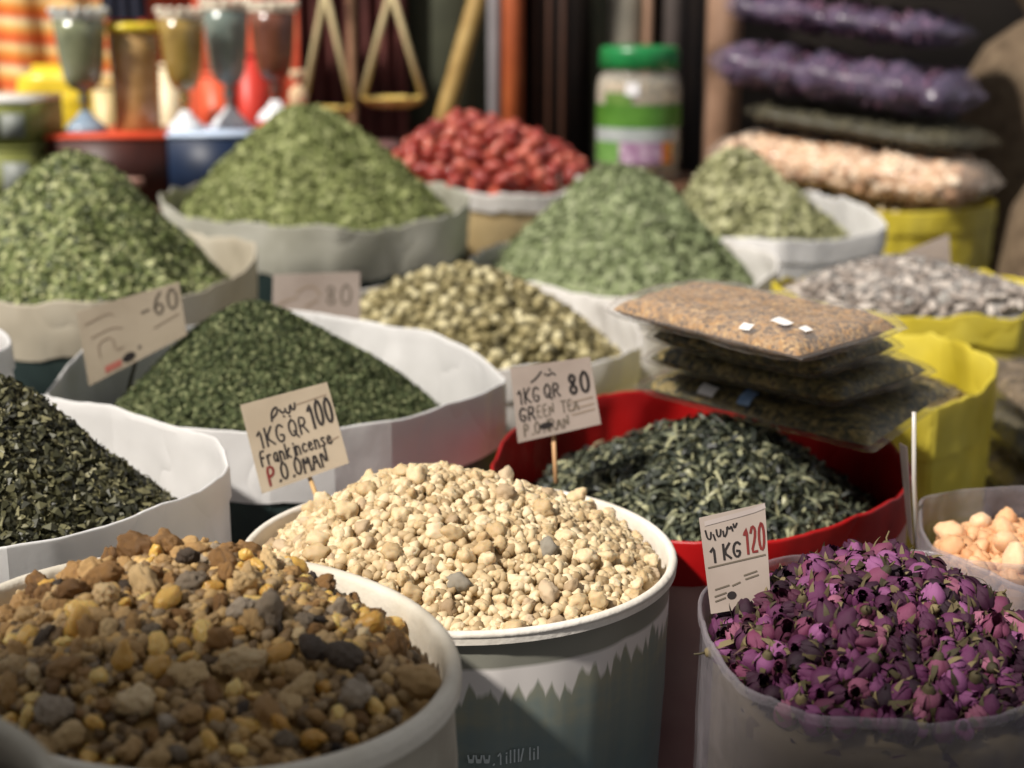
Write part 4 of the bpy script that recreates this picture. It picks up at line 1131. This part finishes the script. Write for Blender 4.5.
packet('herb_packet', 'second packet from the bottom of the herb stack', [at(640, 357, zt0 + .043), at(842, 402, zt0 + .043), at(938, 370, zt0 + .045), at(730, 328, zt0 + .045)], .029, g_grn, f_pack, 2, group='flat packets of dried herb', sag=.002)
packet('herb_packet', 'third packet from the bottom, directly under the topmost herb packet', [at(644, 335, zt0 + .080), at(820, 374, zt0 + .080), at(905, 345, zt0 + .082), at(720, 310, zt0 + .082)], .027, g_grn, f_pack, 3, group='flat packets of dried herb', sag=.002)
packet('herb_packet', 'topmost packet of yellow brown herb with white sticker marks', [at(604, 307, zt0 + .119), at(801, 357, zt0 + .117), at(909, 326, zt0 + .119), at(690, 284, zt0 + .121)], .030, g_yel, film('bright_packet_film', (200, 192, 186), .08, .14, .6, 30, .5), 4, group='flat packets of dried herb', sag=.003, mark=[(.78, .86, .16, .24, m_sticker), (.70, .76, .04, .09, m_sticker), (.90, .94, .18, .24, m_sticker)])

def pillow(name, label, P0, P1, hw, ht, m_cont, m_film, seed, wr=.012, group=None, cat='bag', fr=14., flange=.015, up=Vector((0, 0, 1)), ribs=0., fill=None):
    P0, P1 = Vector(P0), Vector(P1)
    ax = (P1 - P0) / 2; c = (P0 + P1) / 2
    side = ax.cross(up).normalized(); upv = side.cross(ax).normalized()
    t = thing(name, label, cat, c - Vector((0, 0, ht)), group)
    def surf(sw, st, sl, w):
        P = np.empty((72, 40, 3))
        for i, u in enumerate(np.linspace(-1, 1, 72)):
            ft = max(.12, (1 - abs(u) ** 12)) ** .5; fw = max(.5, 1 - abs(u) ** 14 * .4)
            for j, a in enumerate(np.linspace(0, 2 * math.pi, 40, endpoint=False)):
                ca, sa = math.cos(a), math.sin(a)
                x = math.copysign(abs(ca) ** .75, ca) * hw * fw * sw; z = math.copysign(abs(sa) ** .75, sa) * ht * ft * st
                p = c + ax * (u * sl) + side * x + upv * z
                nz = mnoise.noise(p * fr + Vector((seed, 0, 0))) + .6 * mnoise.noise(p * fr * 2.4 + Vector((0, seed, 0)))
                rb = ribs * (math.sin(u * 15 + a * 1.3 + 1.6 * math.sin(u * 4.3 + seed)) * (.6 + .4 * math.sin(u * 7 + 2 * seed))) * (w / max(wr, 1e-6))
                p = p + (side * ca + upv * sa) * (nz * w + rb) * min(1, ft)
                P[i, j] = p
        return P
    a = surf(.92, .90, .9, wr * .5)
    m = MB(); m.grid(a, closed_v=True); m.add(a[0], [list(range(40))]); m.add(a[-1], [list(range(40))])
    if fill:
        shapes, size, num, mm = fill
        q = surf(.86, .82, .90, wr * .5)[2:-2].reshape(-1, 3)
        scatter(m, shapes, q[rng.integers(0, len(q), num)] + rng.normal(size=(num, 3)) * .004, size, .2); m_cont = mm
    m.build('contents', m_cont, t)
    b = surf(1, 1, 1.0, wr)
    MB().grid(b, closed_v=True).build('film', m_film, t)
    # heat sealed flat end
    for e, sg in ((0, -1), (-1, 1)):
        ring = b[e]; o = ring + np.array(ax.normalized() * sg * flange)
        oc = o.mean(0); o = oc + (o - oc) * np.array([1, 1, .3])
        MB().grid(np.stack([ring, o]), closed_v=True).build('sealed_end', m_film, t)
    return t
g_pist = granular('pistachio_mix', [(140, 100, 70), (196, 160, 126), (222, 196, 166), (238, 222, 200)], 20, 1.)
g_purp = granular('dark_purple_pods', [(34, 20, 34), (54, 32, 50), (76, 48, 70), (110, 76, 92)], 26, 1.)
g_olive = granular('olive_leaf_fill', [(52, 50, 40), (72, 68, 54), (92, 86, 66)], 40, .8)
g_dark = granular('dark_fill', [(24, 18, 20), (40, 30, 32)], 30, .8)
f_glossy = film('crinkled_glossy_film', (160, 150, 186), .11, .18, .35, 12, 1., edge=.16)
f_nut = film('nut_bag_film', (226, 212, 198), .08, .16, .8, 12, 1.)
m_bagnut = pm('bagged_nuts', [(140, 100, 70), (190, 150, 116), (218, 188, 156), (238, 220, 196)], .55, src='island')
m_bagpod = pm('bagged_purple_pods', [(30, 18, 30), (54, 32, 50), (80, 50, 72), (120, 84, 104)], .45, src='island')
m_bagleaf = pm('bagged_olive_leaf', [(44, 42, 32), (68, 64, 48), (96, 90, 68)], .7, src='island')
nut_s = [lump(940 + i, 2, 1, .15, .05, (1.25, .8, .7)) for i in range(3)]
pod_s = [lump(960 + i, 2, 0, .1, .08, (1.8, .55, .5)) for i in range(3)]
pillow('nut_bag', 'clear bag of pale nuts lying on the yellow sack at the back', aty(726, 150, 4.72), aty(990, 186, 4.30), .20, .066, g_pist, f_nut, 3, .010, fr=20, fill=(nut_s, .022, 1500, m_bagnut), ribs=.006)
pillow('leaf_bag', 'dull olive bag between the pale nut bag and the purple bags', aty(764, 108, 4.78), aty(984, 144, 4.36), .20, .030, g_olive, film('olive_film', (96, 92, 78), .12, .2, .9, 20), 5, .006, fill=(small, .013, 900, m_bagleaf))
pillow('purple_bag', 'thicker crinkled purple bag, second from the top of the bag stack', aty(726, 59, 4.82), aty(972, 97, 4.40), .20, .064, g_purp, f_glossy, 8, .010, fr=16, group='crinkled purple bags', fill=(pod_s, .020, 900, m_bagpod), ribs=.018)
pillow('purple_bag', 'thinner crinkled purple bag just under the topmost dark bag', aty(744, 4, 4.86), aty(962, 34, 4.46), .20, .040, g_purp, f_glossy, 11, .008, fr=16, group='crinkled purple bags', fill=(pod_s, .020, 700, m_bagpod), ribs=.012)
pillow('dark_bag', 'dark bag on the very top of the purple bag stack', aty(750, -32, 4.88), aty(975, -10, 4.50), .20, .034, g_dark, film('dark_film', (60, 56, 62), .12, .15, .9, 20), 15, .006)
# a shelf-high crate that carries the rear of the bag stack
m_crate = pm('dark_crate_wood', [(46, 36, 28), (62, 48, 38), (74, 58, 46)], .8, scale=10)
def crate(name, label, lo, hi):
    t = thing(name, label, 'crate', ((lo[0] + hi[0]) / 2, (lo[1] + hi[1]) / 2, lo[2]))
    h = (hi[2] - lo[2]); n = max(2, int(h / .13))
    for i in range(n):
        z0 = lo[2] + h * i / n; z1 = z0 + h / n - .012
        m = MB(); m.box((lo[0], lo[1], z0), (hi[0], lo[1] + .015, z1), .002); m.box((lo[0], hi[1] - .015, z0), (hi[0], hi[1], z1), .002)
        m.box((lo[0], lo[1] + .015, z0), (lo[0] + .015, hi[1] - .015, z1), .002); m.box((hi[0] - .015, lo[1] + .015, z0), (hi[0], hi[1] - .015, z1), .002)
        m.build('slat_course', m_crate, t)
    MB().box((lo[0] + .016, lo[1] + .016, hi[2] - .03), (hi[0] - .016, hi[1] - .016, hi[2] - .004), .002).build('lid', m_crate, t)
    for cx in (lo[0] + .03, hi[0] - .03):
        for cy in (lo[1] + .03, hi[1] - .03):
            MB().box((cx - .014, cy - .014, lo[2]), (cx + .014, cy + .014, hi[2] - .031), .002).build('corner_post', m_crate, t)
crate('wooden_crate', 'dark wooden crate under the bag stack at the back', (.86, 4.86, 0), (1.42, 5.24, .80))
crate('wooden_crate', 'dark wooden crate under the packets at the right edge', (.735, 2.08, 0), (1.15, 2.40, .555))
# packets at the right edge
m_brownpk = granular('brown_fill', [(70, 58, 46), (100, 84, 66), (130, 112, 90)], 60)
f_b = film('dull_film', (120, 112, 100), .10, .16, .8, 20)
for i, (lab, y, mm) in enumerate((('lowest of the brown packets stacked at the right edge', 478, m_brownpk), ('middle of the brown packets stacked at the right edge', 452, g_olive), ('uppermost of the brown packets stacked at the right edge', 424, m_brownpk))):
    z = .60 + i * .066
    packet('brown_packet', lab, [(.735 + .004 * i, 2.09, z), (1.12, 2.08, z), (1.13, 2.38, z), (.745, 2.39, z)], .05, mm, f_b, 20 + i, group='brown packets at the right edge')

# brown burlap sacks standing at the back right
m_burlap = pm('brown_burlap', [(76, 62, 46), (96, 80, 62), (110, 94, 74)], .9, scale=20, bump=.4, bscale=150)
def tied_sack(label, c, r, h, seed):
    t = thing('burlap_sack', label, 'sack', c)
    P = []
    for z, f in ((0, .80), (.02, .92), (.1, 1.0), (.35, 1.05), (.6, 1.02), (.8, .92), (.88, .72), (.93, .40), (.95, .24)):
        P.append([[c[0] + r * f * math.cos(a) * (1 + .05 * mnoise.noise(Vector((math.cos(a) * 2, math.sin(a) * 2, z * 4 + seed)))), c[1] + r * .85 * f * math.sin(a), c[2] + h * z] for a in np.linspace(0, 2 * math.pi, 40, endpoint=False)])
    m = MB(); m.grid(np.array(P), closed_v=True); m.add(P[0], [list(range(40))]); m.build('body', m_burlap, t)
    P = [[[c[0] + r * f * (1 + .15 * math.sin(a * 7)) * math.cos(a), c[1] + r * f * (1 + .15 * math.sin(a * 7)) * math.sin(a), c[2] + h * z] for a in np.linspace(0, 2 * math.pi, 40, endpoint=False)] for z, f in ((.945, .24), (.97, .30), (1.0, .42))]
    MB().grid(np.array(P), closed_v=True).build('gathered_neck', m_burlap, t)
    MB().lathe([(r * .25, .935 * h), (r * .275, .945 * h), (r * .25, .955 * h)], c, 24).build('tie', m_post2, t)
tied_sack('brown burlap sack standing by the wall behind the bag stack', (1.76, 4.98, 0), .29, 1.36, 1)
tied_sack('squat brown burlap sack beside the yellow nut sack', (1.58, 4.02, 0), .24, .98, 2)

# ================================================================== things on the back table
TT = .80
def carton(name, label, px0, px1, y0, y1, z0, z1, mside, mtop=None, marks=(), cat='box'):
    x0, x1 = [(p - 512) / FPX * (y0 * math.cos(PITCH) + .09) for p in (px0, px1)]
    t = thing(name, label, cat, ((x0 + x1) / 2, (y0 + y1) / 2, z0))
    MB().box((x0, y0, z0), (x1, y1, z1 - .012), .003).build('carton', mside, t)
    MB().box((x0 - .003, y0 - .003, z1 - .0115), (x1 + .003, y1 + .003, z1), .003).build('lid', mtop or mside, t)
    for (u0, u1, v0, v1, mm) in marks:
        MB().box((x0 + (x1 - x0) * u0, y0 - .004, z0 + (z1 - z0) * v0), (x0 + (x1 - x0) * u1, y0 - .0005, z0 + (z1 - z0) * v1), 0).build('label', mm, t)
    return t, (x0, x1)
m_rb = pm('dark_red_carton', [(52, 20, 13), (66, 26, 17)], .5); m_rt = pm('orange_red_lid', [(206, 70, 40), (222, 86, 52)], .45)
m_bb = pm('navy_carton', [(12, 26, 48), (18, 36, 64)], .5); m_bt = pm('pale_blue_lid', [(190, 208, 232), (206, 222, 242)], .4)
m_gc = pm('olive_carton', [(112, 116, 58), (134, 138, 74)], .5); m_gw = pm('white_lid', [(224, 222, 214), (236, 234, 228)], .4)
m_gl = pm('grey_label', [(120, 124, 118), (140, 144, 138)], .5)
carton('gift_box', 'dark red box with orange lid under the left goblet', 47, 166, 3.93, 4.28, TT, .990, m_rb, m_rt, [(.62, .80, .30, .42, pm('pale_mark', [(150, 110, 96), (160, 122, 106)], .5))])
carton('gift_box', 'navy blue box with pale lid under the grey goblet', 168, 252, 3.93, 4.28, TT, .995, m_bb, m_bt)
carton('gift_box', 'dark red box at the right under the copper goblet', 259, 330, 3.96, 4.28, TT, 1.02, pm('crimson_carton', [(130, 24, 22), (150, 34, 30)], .5), pm('crimson_lid', [(196, 46, 36), (212, 58, 46)], .5))
carton('tea_carton', 'lower olive carton with grey label at the left edge', -46, 31, 3.88, 4.2, TT, .965, m_gc, m_gc, [(.62, .96, .25, .75, m_gl)])
carton('tea_carton', 'upper olive carton with white lid at the left edge', -46, 30, 3.88, 4.2, .9655, 1.085, m_gc, m_gw, [(.66, .96, .2, .7, m_gl), (.45, .62, .2, .7, m_dark)])

def goblet(label, px, y, z0, top_z, wpx, m_bowl, m_foot, m_rim, fill=None, beads=True):
    x = (px - 512) / FPX * (y * math.cos(PITCH) + .08)
    R = wpx / 2 / FPX * 4.05; h = top_z - z0
    t = thing('goblet', label, 'goblet', (x, y, z0))
    c = (x, y, z0)
    MB().lathe([(.0005, 0), (R * .82, 0), (R * .84, .006), (R * .70, .020), (R * .35, .040), (R * .2, .055), (.0005, .055)], c, 32).build('foot', m_foot, t)
    MB().lathe([(R * .17, .055), (R * .15, h * .24), (R * .26, h * .27), (R * .26, h * .29), (R * .15, h * .31), (R * .2, h * .34)], c, 24).build('stem', m_bowl, t)
    outer = [(R * .2, h * .34), (R * .55, h * .38), (R * .74, h * .46), (R * .86, h * .62), (R * .95, h * .82), (R * 1.0, h * .96)]
    inner = [(r - .005, z + (.004 if i == 0 else 0)) for i, (r, z) in list(enumerate(outer))[::-1]]
    bo = MB().lathe(outer + inner, c, 36).build('bowl', m_bowl, t)
    if fill:
        MB().lathe([(.0005, h * .37)] + [(r - .0065, z + .006) for r, z in outer[1:5]] + [(R * .94, h * .88), (R * .5, h * .93), (.0005, h * .95)], c, 28).build('contents', fill, t)
    m = MB()
    m.lathe([(R * 1.0, h * .95), (R * 1.05, h * .965), (R * 1.05, h * .985), (R * 1.0, h), (R * .96, h * .99), (R * .96, h * .96)], c, 36)
    if beads:
        for a in np.linspace(0, 2 * math.pi, 14, endpoint=False):
            V, F = BALL
            m.add(V * R * .16 + np.array([x + R * 1.02 * math.cos(a), y + R * 1.02 * math.sin(a), z0 + h * 1.02]), F)
    m.build('beaded_rim', m_rim, bo)
bm = bmesh.new(); bmesh.ops.create_icosphere(bm, subdivisions=2, radius=1)
BALL = (np.array([list(v.co) for v in bm.verts]), np.array([[v.index for v in f.verts] for f in bm.faces])); bm.free()
m_gg = pm('grey_green_glass', [(96, 100, 74), (120, 124, 94), (140, 142, 112)], .2, spec=.7, coat=.4)
m_ol = pm('amber_glass', [(120, 96, 40), (150, 122, 58), (170, 142, 80)], .2, spec=.7, coat=.4)
m_tg = pm('teal_grey_glass', [(92, 106, 100), (116, 128, 120), (134, 146, 138)], .2, spec=.7, coat=.4)
m_cop = pm('copper_glass', [(84, 46, 32), (108, 62, 44), (124, 76, 56)], .25, spec=.6, coat=.3)
m_wf = pm('white_glazed', [(214, 216, 220), (232, 234, 236)], .3)
m_bf = pm('blue_grey_glazed', [(120, 140, 160), (150, 168, 184)], .25)
m_cb = pm('cream_beads', [(214, 200, 178), (232, 220, 200)], .35)
m_gy = pm('grey_beads', [(176, 178, 172), (204, 204, 196)], .3)
goblet('grey green goblet on the left of the red box', 87, 4.05, .990, 1.300, 50, m_gg, m_bf, m_gy)
goblet('amber goblet with white foot on the blue box', 187, 4.02, .995, 1.302, 43, m_ol, m_wf, m_cb)
goblet('teal grey goblet with wide white foot', 231, 4.17, .995, 1.325, 46, m_tg, m_wf, m_cb)
goblet('copper brown goblet at the right end of the row', 277, 4.05, 1.02, 1.318, 45, m_cop, m_wf, m_cb)
# tall straight jar with a yellow rim
x = (139 - 512) / FPX * (4.13 * math.cos(PITCH) + .08); y = 4.13; z0 = .990
t = thing('glass_jar', 'tall straight amber jar with yellow rim between the goblets', 'jar', (x, y, z0))
MB().lathe([(.0005, 0), (.058, 0), (.061, .006), (.062, .10), (.066, .20), (.068, .262), (.064, .262), (.060, .1), (.056, .01), (.0005, .008)], (x, y, z0), 40).build('jar_body', pm('amber_jar', [(140, 108, 62), (170, 136, 84), (186, 154, 104)], .25, scale=20, spec=.6, coat=.3), t)
MB().lathe([(.0005, .285), (.066, .284), (.074, .278), (.074, .264), (.069, .2625), (.0005, .2625)], (x, y, z0), 40).build('yellow_lid', pm('yellow_lid', [(214, 190, 40), (230, 208, 66)], .35), t)

# jar with green lid
x = (638 - 512) / FPX * (4.62 * math.cos(PITCH) + .08); y = 4.62; z0 = TT
t = thing('plastic_jar', 'big clear plastic jar with green screw lid and printed wrapper', 'jar', (x, y, z0))
JR = .128
MB().lathe([(.0005, 0), (JR * .9, 0), (JR, .012), (JR, .285), (JR * .96, .31), (JR * .86, .325), (JR * .86, .335), (JR * .84, .335), (JR * .94, .305), (JR * .975, .28), (JR * .975, .016), (.0005, .01)], (x, y, z0), 48).build('jar_body', film('jar_plastic', (210, 205, 190), .22, .08, .15, 10), t)
MB().lathe([(.0005, .014), (JR * .955, .018), (JR * .955, .28), (JR * .9, .30), (.0005, .305)], (x, y, z0), 40).build('contents', granular('brown_jar_fill', [(80, 62, 40), (124, 98, 66), (160, 132, 96), (188, 164, 130)], 34), t)
ridge = []
for i in range(96):
    a = i / 96 * 2 * math.pi; k = 1.0 + (.012 if i % 2 else 0)
    ridge.append([[x + JR * f * (k if 0 < j < 4 else 1) * math.cos(a), y + JR * f * (k if 0 < j < 4 else 1) * math.sin(a), z0 + z] for j, (f, z) in enumerate(((.90, .337), (.935, .341), (.935, .378), (.925, .394), (.87, .404), (.5, .406), (.002, .406)))])
MB().grid(np.array(ridge), closed_u=True).build('screw_lid', pm('green_lid', [(16, 104, 52), (26, 128, 66)], .3, spec=.6), t)
def wrap(a0, a1, z_0, z_1, mat, name='label', bulge=1.01):
    P = [[[x + JR * bulge * math.cos(a), y + JR * bulge * math.sin(a), z0 + z] for z in np.linspace(z_0, z_1, 4)] for a in np.linspace(a0, a1, 24)]
    MB().grid(np.array(P)).build(name, mat, t)
R_ = math.radians
wrap(R_(185), R_(355), .165, .235, pm('bright_green_wrapper', [(62, 108, 34), (82, 128, 48)], .4))
wrap(R_(214), R_(256), .235, .27, pm('leafy_green_wrapper', [(76, 110, 46), (104, 136, 66)], .4), bulge=1.008)
wrap(R_(190), R_(330), .125, .165, pm('pale_wrapper_band', [(150, 156, 156), (166, 172, 170)], .4))
wrap(R_(240), R_(300), .06, .125, pm('lilac_wrapper', [(120, 70, 110), (160, 130, 156), (190, 170, 184)], .4, scale=40))
wrap(R_(300), R_(318), .06, .125, pm('orange_wrapper', [(206, 90, 40), (222, 150, 50)], .4, scale=40))
wrap(R_(190), R_(240), .06, .125, pm('mid_green_wrapper', [(84, 130, 60), (110, 150, 80)], .4))
wrap(R_(248), R_(266), .262, .30, pm('white_spot', [(224, 222, 224), (236, 234, 236)], .4), bulge=1.012)

# ---------------- balance scale hung from a rail
rail = MB().tube([(-2.2, 4.5, 1.98), (.2, 4.5, 1.98)], .018, 12)
struct('beam', rail, m_post2, 'wooden rail above the stall from which the scale hangs')
ysc = 4.5
def xs_(px, y=ysc): return (px - 512) / FPX * (y * math.cos(PITCH) + .06)
xl, xr = xs_(328), xs_(393)
xm = (xl + xr) / 2
t = thing('balance_scale', 'hanging balance scale with two brass pans on pale strings', 'scale', (xm, ysc, 1.0))
m_brass = pm('brass', [(186, 148, 60), (208, 172, 84)], .3, metal=.75); m_str = pm('pale_string', [(168, 152, 112), (186, 170, 130)], .8)
m_bpan = pm('brass_pan', [(206, 174, 84), (232, 206, 124)], .3, metal=.15, spec=.8)
MB().tube([(xl - .01, ysc, 1.58), (xm, ysc, 1.60), (xr + .01, ysc, 1.58)], [.008, .012, .008], 10).build('beam_arm', m_brass, t)
MB().tube([(xm, ysc, 1.60), (xm, ysc, 1.79), (xm, ysc, 1.97)], .005, 8).build('hanger', m_brass, t)
for nm, cx, pyb, r in (('left', xl + .0, 116, .075), ('right', xr, 106, .092)):
    zb = aty(400, pyb, ysc).z
    MB().lathe([(.0005, -.006), (r * .6, -.002), (r * .9, .008), (r, .022), (r * 1.04, .026), (r * .97, .026), (r * .86, .012), (r * .5, .003), (.0005, 0)], (cx, ysc, zb), 40).build('pan', m_bpan, t); pn = t.children[-1] if False else bpy.data.objects[[o.name for o in COL.objects if o.name.startswith('pan')][-1]]
    za = aty(400, -10, ysc).z
    MB().tube([(cx, ysc, za - .01), (cx, ysc, (za + 1.58) / 2), (cx, ysc, 1.578)], .008, 8).build('cord', m_str, pn)
    for a in (R_(186), R_(354)):
        MB().tube([(cx + r * math.cos(a), ysc + r * math.sin(a), zb + .024), (cx + r * .5 * math.cos(a), ysc + r * .5 * math.sin(a), (zb + .024 + za) / 2), (cx, ysc, za)], .0095, 8).build('string', m_str, pn)
# poles leaning at the back
tag(MB().tube([aty(441, 128, 5.2) - Vector((.06, 0, 1.0)), aty(441, 128, 5.2), aty(480, -10, 5.35), aty(480, -10, 5.35) + Vector((.13, .05, .5))], .032, 14).build('bamboo_pole', pm('yellow_bamboo', [(132, 104, 52), (158, 128, 70), (170, 142, 84)], .5, scale=12)), 'yellow brown bamboo pole leaning beside the balance scale', 'pole')
tag(MB().tube([(xs_(353, 4.9), 4.9, 0), (xs_(353, 4.9), 4.9, 1.0), (xs_(353, 4.9), 4.9, 1.9)], .014, 10).build('wooden_post', pm('tan_wood', [(122, 88, 62), (144, 108, 80)], .6)), 'thin tan upright post behind the balance scale pans', 'post')

# small purple tray and pouch beside the dates
m_tray = pm('dull_purple', [(120, 84, 84), (144, 108, 106)], .6)
def bowl(label, px, py, y, r, h, mat, name='bowl'):
    p = aty(px, py, y)
    return p
carton('small_box', 'dull mauve box beside the dates under the scale pan', 352, 396, 4.35, 4.6, TT, .925, m_tray, m_tray)

# ---------------- colourful goods behind the goblets
m_stripe, nt, N, L, b = new_mat('orange_striped_cloth')
tc = N.new('ShaderNodeTexCoord'); sp = N.new('ShaderNodeSeparateXYZ'); L.new(tc.outputs['Object'], sp.inputs[0])
ma = N.new('ShaderNodeMath'); ma.operation = 'MULTIPLY_ADD'; ma.inputs[1].default_value = 6.2
mx_ = N.new('ShaderNodeMath'); mx_.operation = 'MULTIPLY'; mx_.inputs[1].default_value = .45
L.new(sp.outputs['X'], mx_.inputs[0]); L.new(sp.outputs['Z'], ma.inputs[0]); L.new(mx_.outputs[0], ma.inputs[2])
fr = N.new('ShaderNodeMath'); fr.operation = 'FRACT'; L.new(ma.outputs[0], fr.inputs[0])
rp = ramp_node(N, [((210, 92, 34), 0), ((226, 150, 60), .18), ((236, 214, 150), .30), ((214, 84, 40), .42), ((228, 120, 50), .6), ((236, 190, 100), .72), ((240, 224, 176), .84), ((216, 96, 40), .95)])
L.new(fr.outputs[0], rp.inputs['Fac']); L.new(rp.outputs['Color'], b.inputs['Base Color']); b.inputs['Roughness'].default_value = .9
def hang(name, label, px0, px1, y, z0, z1, mat, amp=.02):
    xa, xc = [(p - 512) / FPX * (y * math.cos(PITCH) + .08) for p in (px0, px1)]
    P = np.array([[[xx, y + amp * math.sin(i * .55) + .3 * amp * math.sin(i * 1.7 + 9 * z), z] for z in np.linspace(z0, z1, 16)] for i, xx in enumerate(np.linspace(xa, xc, 40))])
    m = MB(); m.grid(P); Q = P.copy(); Q[..., 1] += .005; m.grid(Q)
    for k in (0, -1): m.grid(np.stack([P[k], Q[k]])); m.grid(np.stack([P[:, k], Q[:, k]]))
    return tag(m.build(name, mat), label, 'cloth')
hang('striped_cloth', 'orange and cream striped cloth hanging behind the left goblet', -60, 112, 5.2, .01, 1.75, m_stripe)
hang('red_cloth', 'orange red cloth hanging behind the goblets', 112, 300, 5.3, .01, 1.7, pm('orange_red_cloth', [(176, 62, 40), (206, 84, 54), (216, 108, 70)], .9, scale=7))
hang('navy_cloth', 'dark navy cloth folded over the red cloth top', 108, 152, 5.18, 1.28, 1.72, pm('navy_cloth', [(28, 30, 44), (40, 42, 58)], .9), .008)
pillow('yellow_bag', 'bright yellow bag standing behind the left goblet', Vector((-1.37, 4.62, .835)), Vector((-1.385, 4.64, 1.13)), .135, .045, pm('yellow_fill', [(228, 196, 40), (240, 214, 64)], .5), film('yellow_film', (250, 220, 60), .75, .3, .4, 12), 33, .008, up=Vector((0, 1, 0)), flange=.02)
# red and orange packets, white cups behind and between the goblets
carton('packet_box', 'orange red packet standing behind the teal goblet', 203, 232, 4.34, 4.40, TT, 1.135, pm('orange_packet', [(218, 78, 44), (230, 96, 56)], .45))
carton('packet_box', 'red packet standing behind the copper goblet', 236, 268, 4.36, 4.42, TT, 1.19, pm('red_packet', [(196, 50, 40), (212, 64, 50)], .45))
carton('packet_box', 'pale cream packet standing behind the amber goblet', 158, 182, 4.34, 4.40, TT, 1.16, pm('cream_packet', [(222, 206, 166), (234, 220, 184)], .45))
carton('packet_box', 'tan packet standing behind the amber jar', 96, 118, 4.34, 4.40, TT, 1.10, pm('tan_packet', [(208, 186, 130), (220, 200, 148)], .45))
# cream leather pouch next to the copper goblet
V, F = lump(990, 3, 2, .4, .05, (.8, .7, 1.1))
pp = aty(298, 92, 4.2)
t = thing('pouch', 'cream cloth pouch right of the copper goblet', 'pouch', (pp.x, pp.y, 1.02))
MB().add(V * .045 + np.array([pp.x, pp.y, 1.02 + .052]), F).build('pouch_body', pm('cream_cloth', [(206, 178, 140), (222, 198, 164)], .8), t)
MB().lathe([(.012, .098), (.020, .112), (.026, .128), (.022, .128), (.012, .11)], (pp.x, pp.y, 1.02), 20).build('gathered_neck', pm('cream_cloth_neck', [(206, 178, 140), (222, 198, 164)], .8), t)

# ================================================================== unseen awning added to shade the front row, and the light
m_shade_awn = pm('added_shade_awning', [(150, 140, 124), (168, 158, 140)], .9)
SHADE_AWN = dict(x0=-4.5, x1=3.0, y0=-3.2, y1=-.18, z=2.75)
t = thing('added_shade_awning', 'unseen canvas awning added to shade the front of the stall', 'awning', (0, -2, 0))
P = np.array([[[xx, yy, SHADE_AWN['z'] + .02 * math.sin(xx * 3) + .05 * (yy + 2)] for yy in np.linspace(SHADE_AWN['y0'], SHADE_AWN['y1'], 10)] for xx in np.linspace(SHADE_AWN['x0'], SHADE_AWN['x1'], 40)])
P2 = P.copy(); P2[..., 2] += .008
m = MB(); m.grid(P); m.grid(P2)
for k in (0, -1): m.grid(np.stack([P[k], P2[k]])); m.grid(np.stack([P[:, k], P2[:, k]]))
m.build('canvas', m_shade_awn, t)
for px_ in (SHADE_AWN['x0'] + .05, SHADE_AWN['x1'] - .05):
    for py_ in (SHADE_AWN['y0'] + .05, SHADE_AWN['y1'] - .05):
        MB().tube([(px_, py_, 0), (px_, py_, 1.4), (px_, py_, SHADE_AWN['z'] - .06)], .025, 10).build('pole', m_post2, t)

w = bpy.data.worlds.new('souk_daylight'); scene.world = w; w.use_nodes = True
bg = w.node_tree.nodes['Background']; bg.inputs[0].default_value = (.95, .96, 1.0, 1); bg.inputs[1].default_value = .35

sl = bpy.data.lights.new('sun', 'SUN'); so = bpy.data.objects.new('sun', sl); COL.objects.link(so)
sl.energy = 5.2; sl.angle = math.radians(3.0); sl.color = (1.0, .94, .86)
SD = Vector((.62, .50, -.86)).normalized()
so.rotation_euler = SD.to_track_quat('-Z', 'Y').to_euler(); so.location = (-2, -1, 4)

cam = bpy.data.cameras.new('camera'); co = bpy.data.objects.new('camera', cam); COL.objects.link(co)
cam.sensor_width = 36; cam.lens = FPX / 1024 * 36
co.location = CAM; co.rotation_euler = (math.pi / 2 - PITCH, 0, 0)
cam.dof.use_dof = True; cam.dof.focus_distance = 1.24; cam.dof.aperture_fstop = 4.2
cam.clip_start = .05
scene.camera = co
scene.view_settings.view_transform = 'Standard'; scene.view_settings.look = 'None'
scene.view_settings.gamma = 1; scene.view_settings.use_curve_mapping = False
scene.view_settings.exposure = 0.16
scene.cycles.max_bounces = 6; scene.cycles.transparent_max_bounces = 12
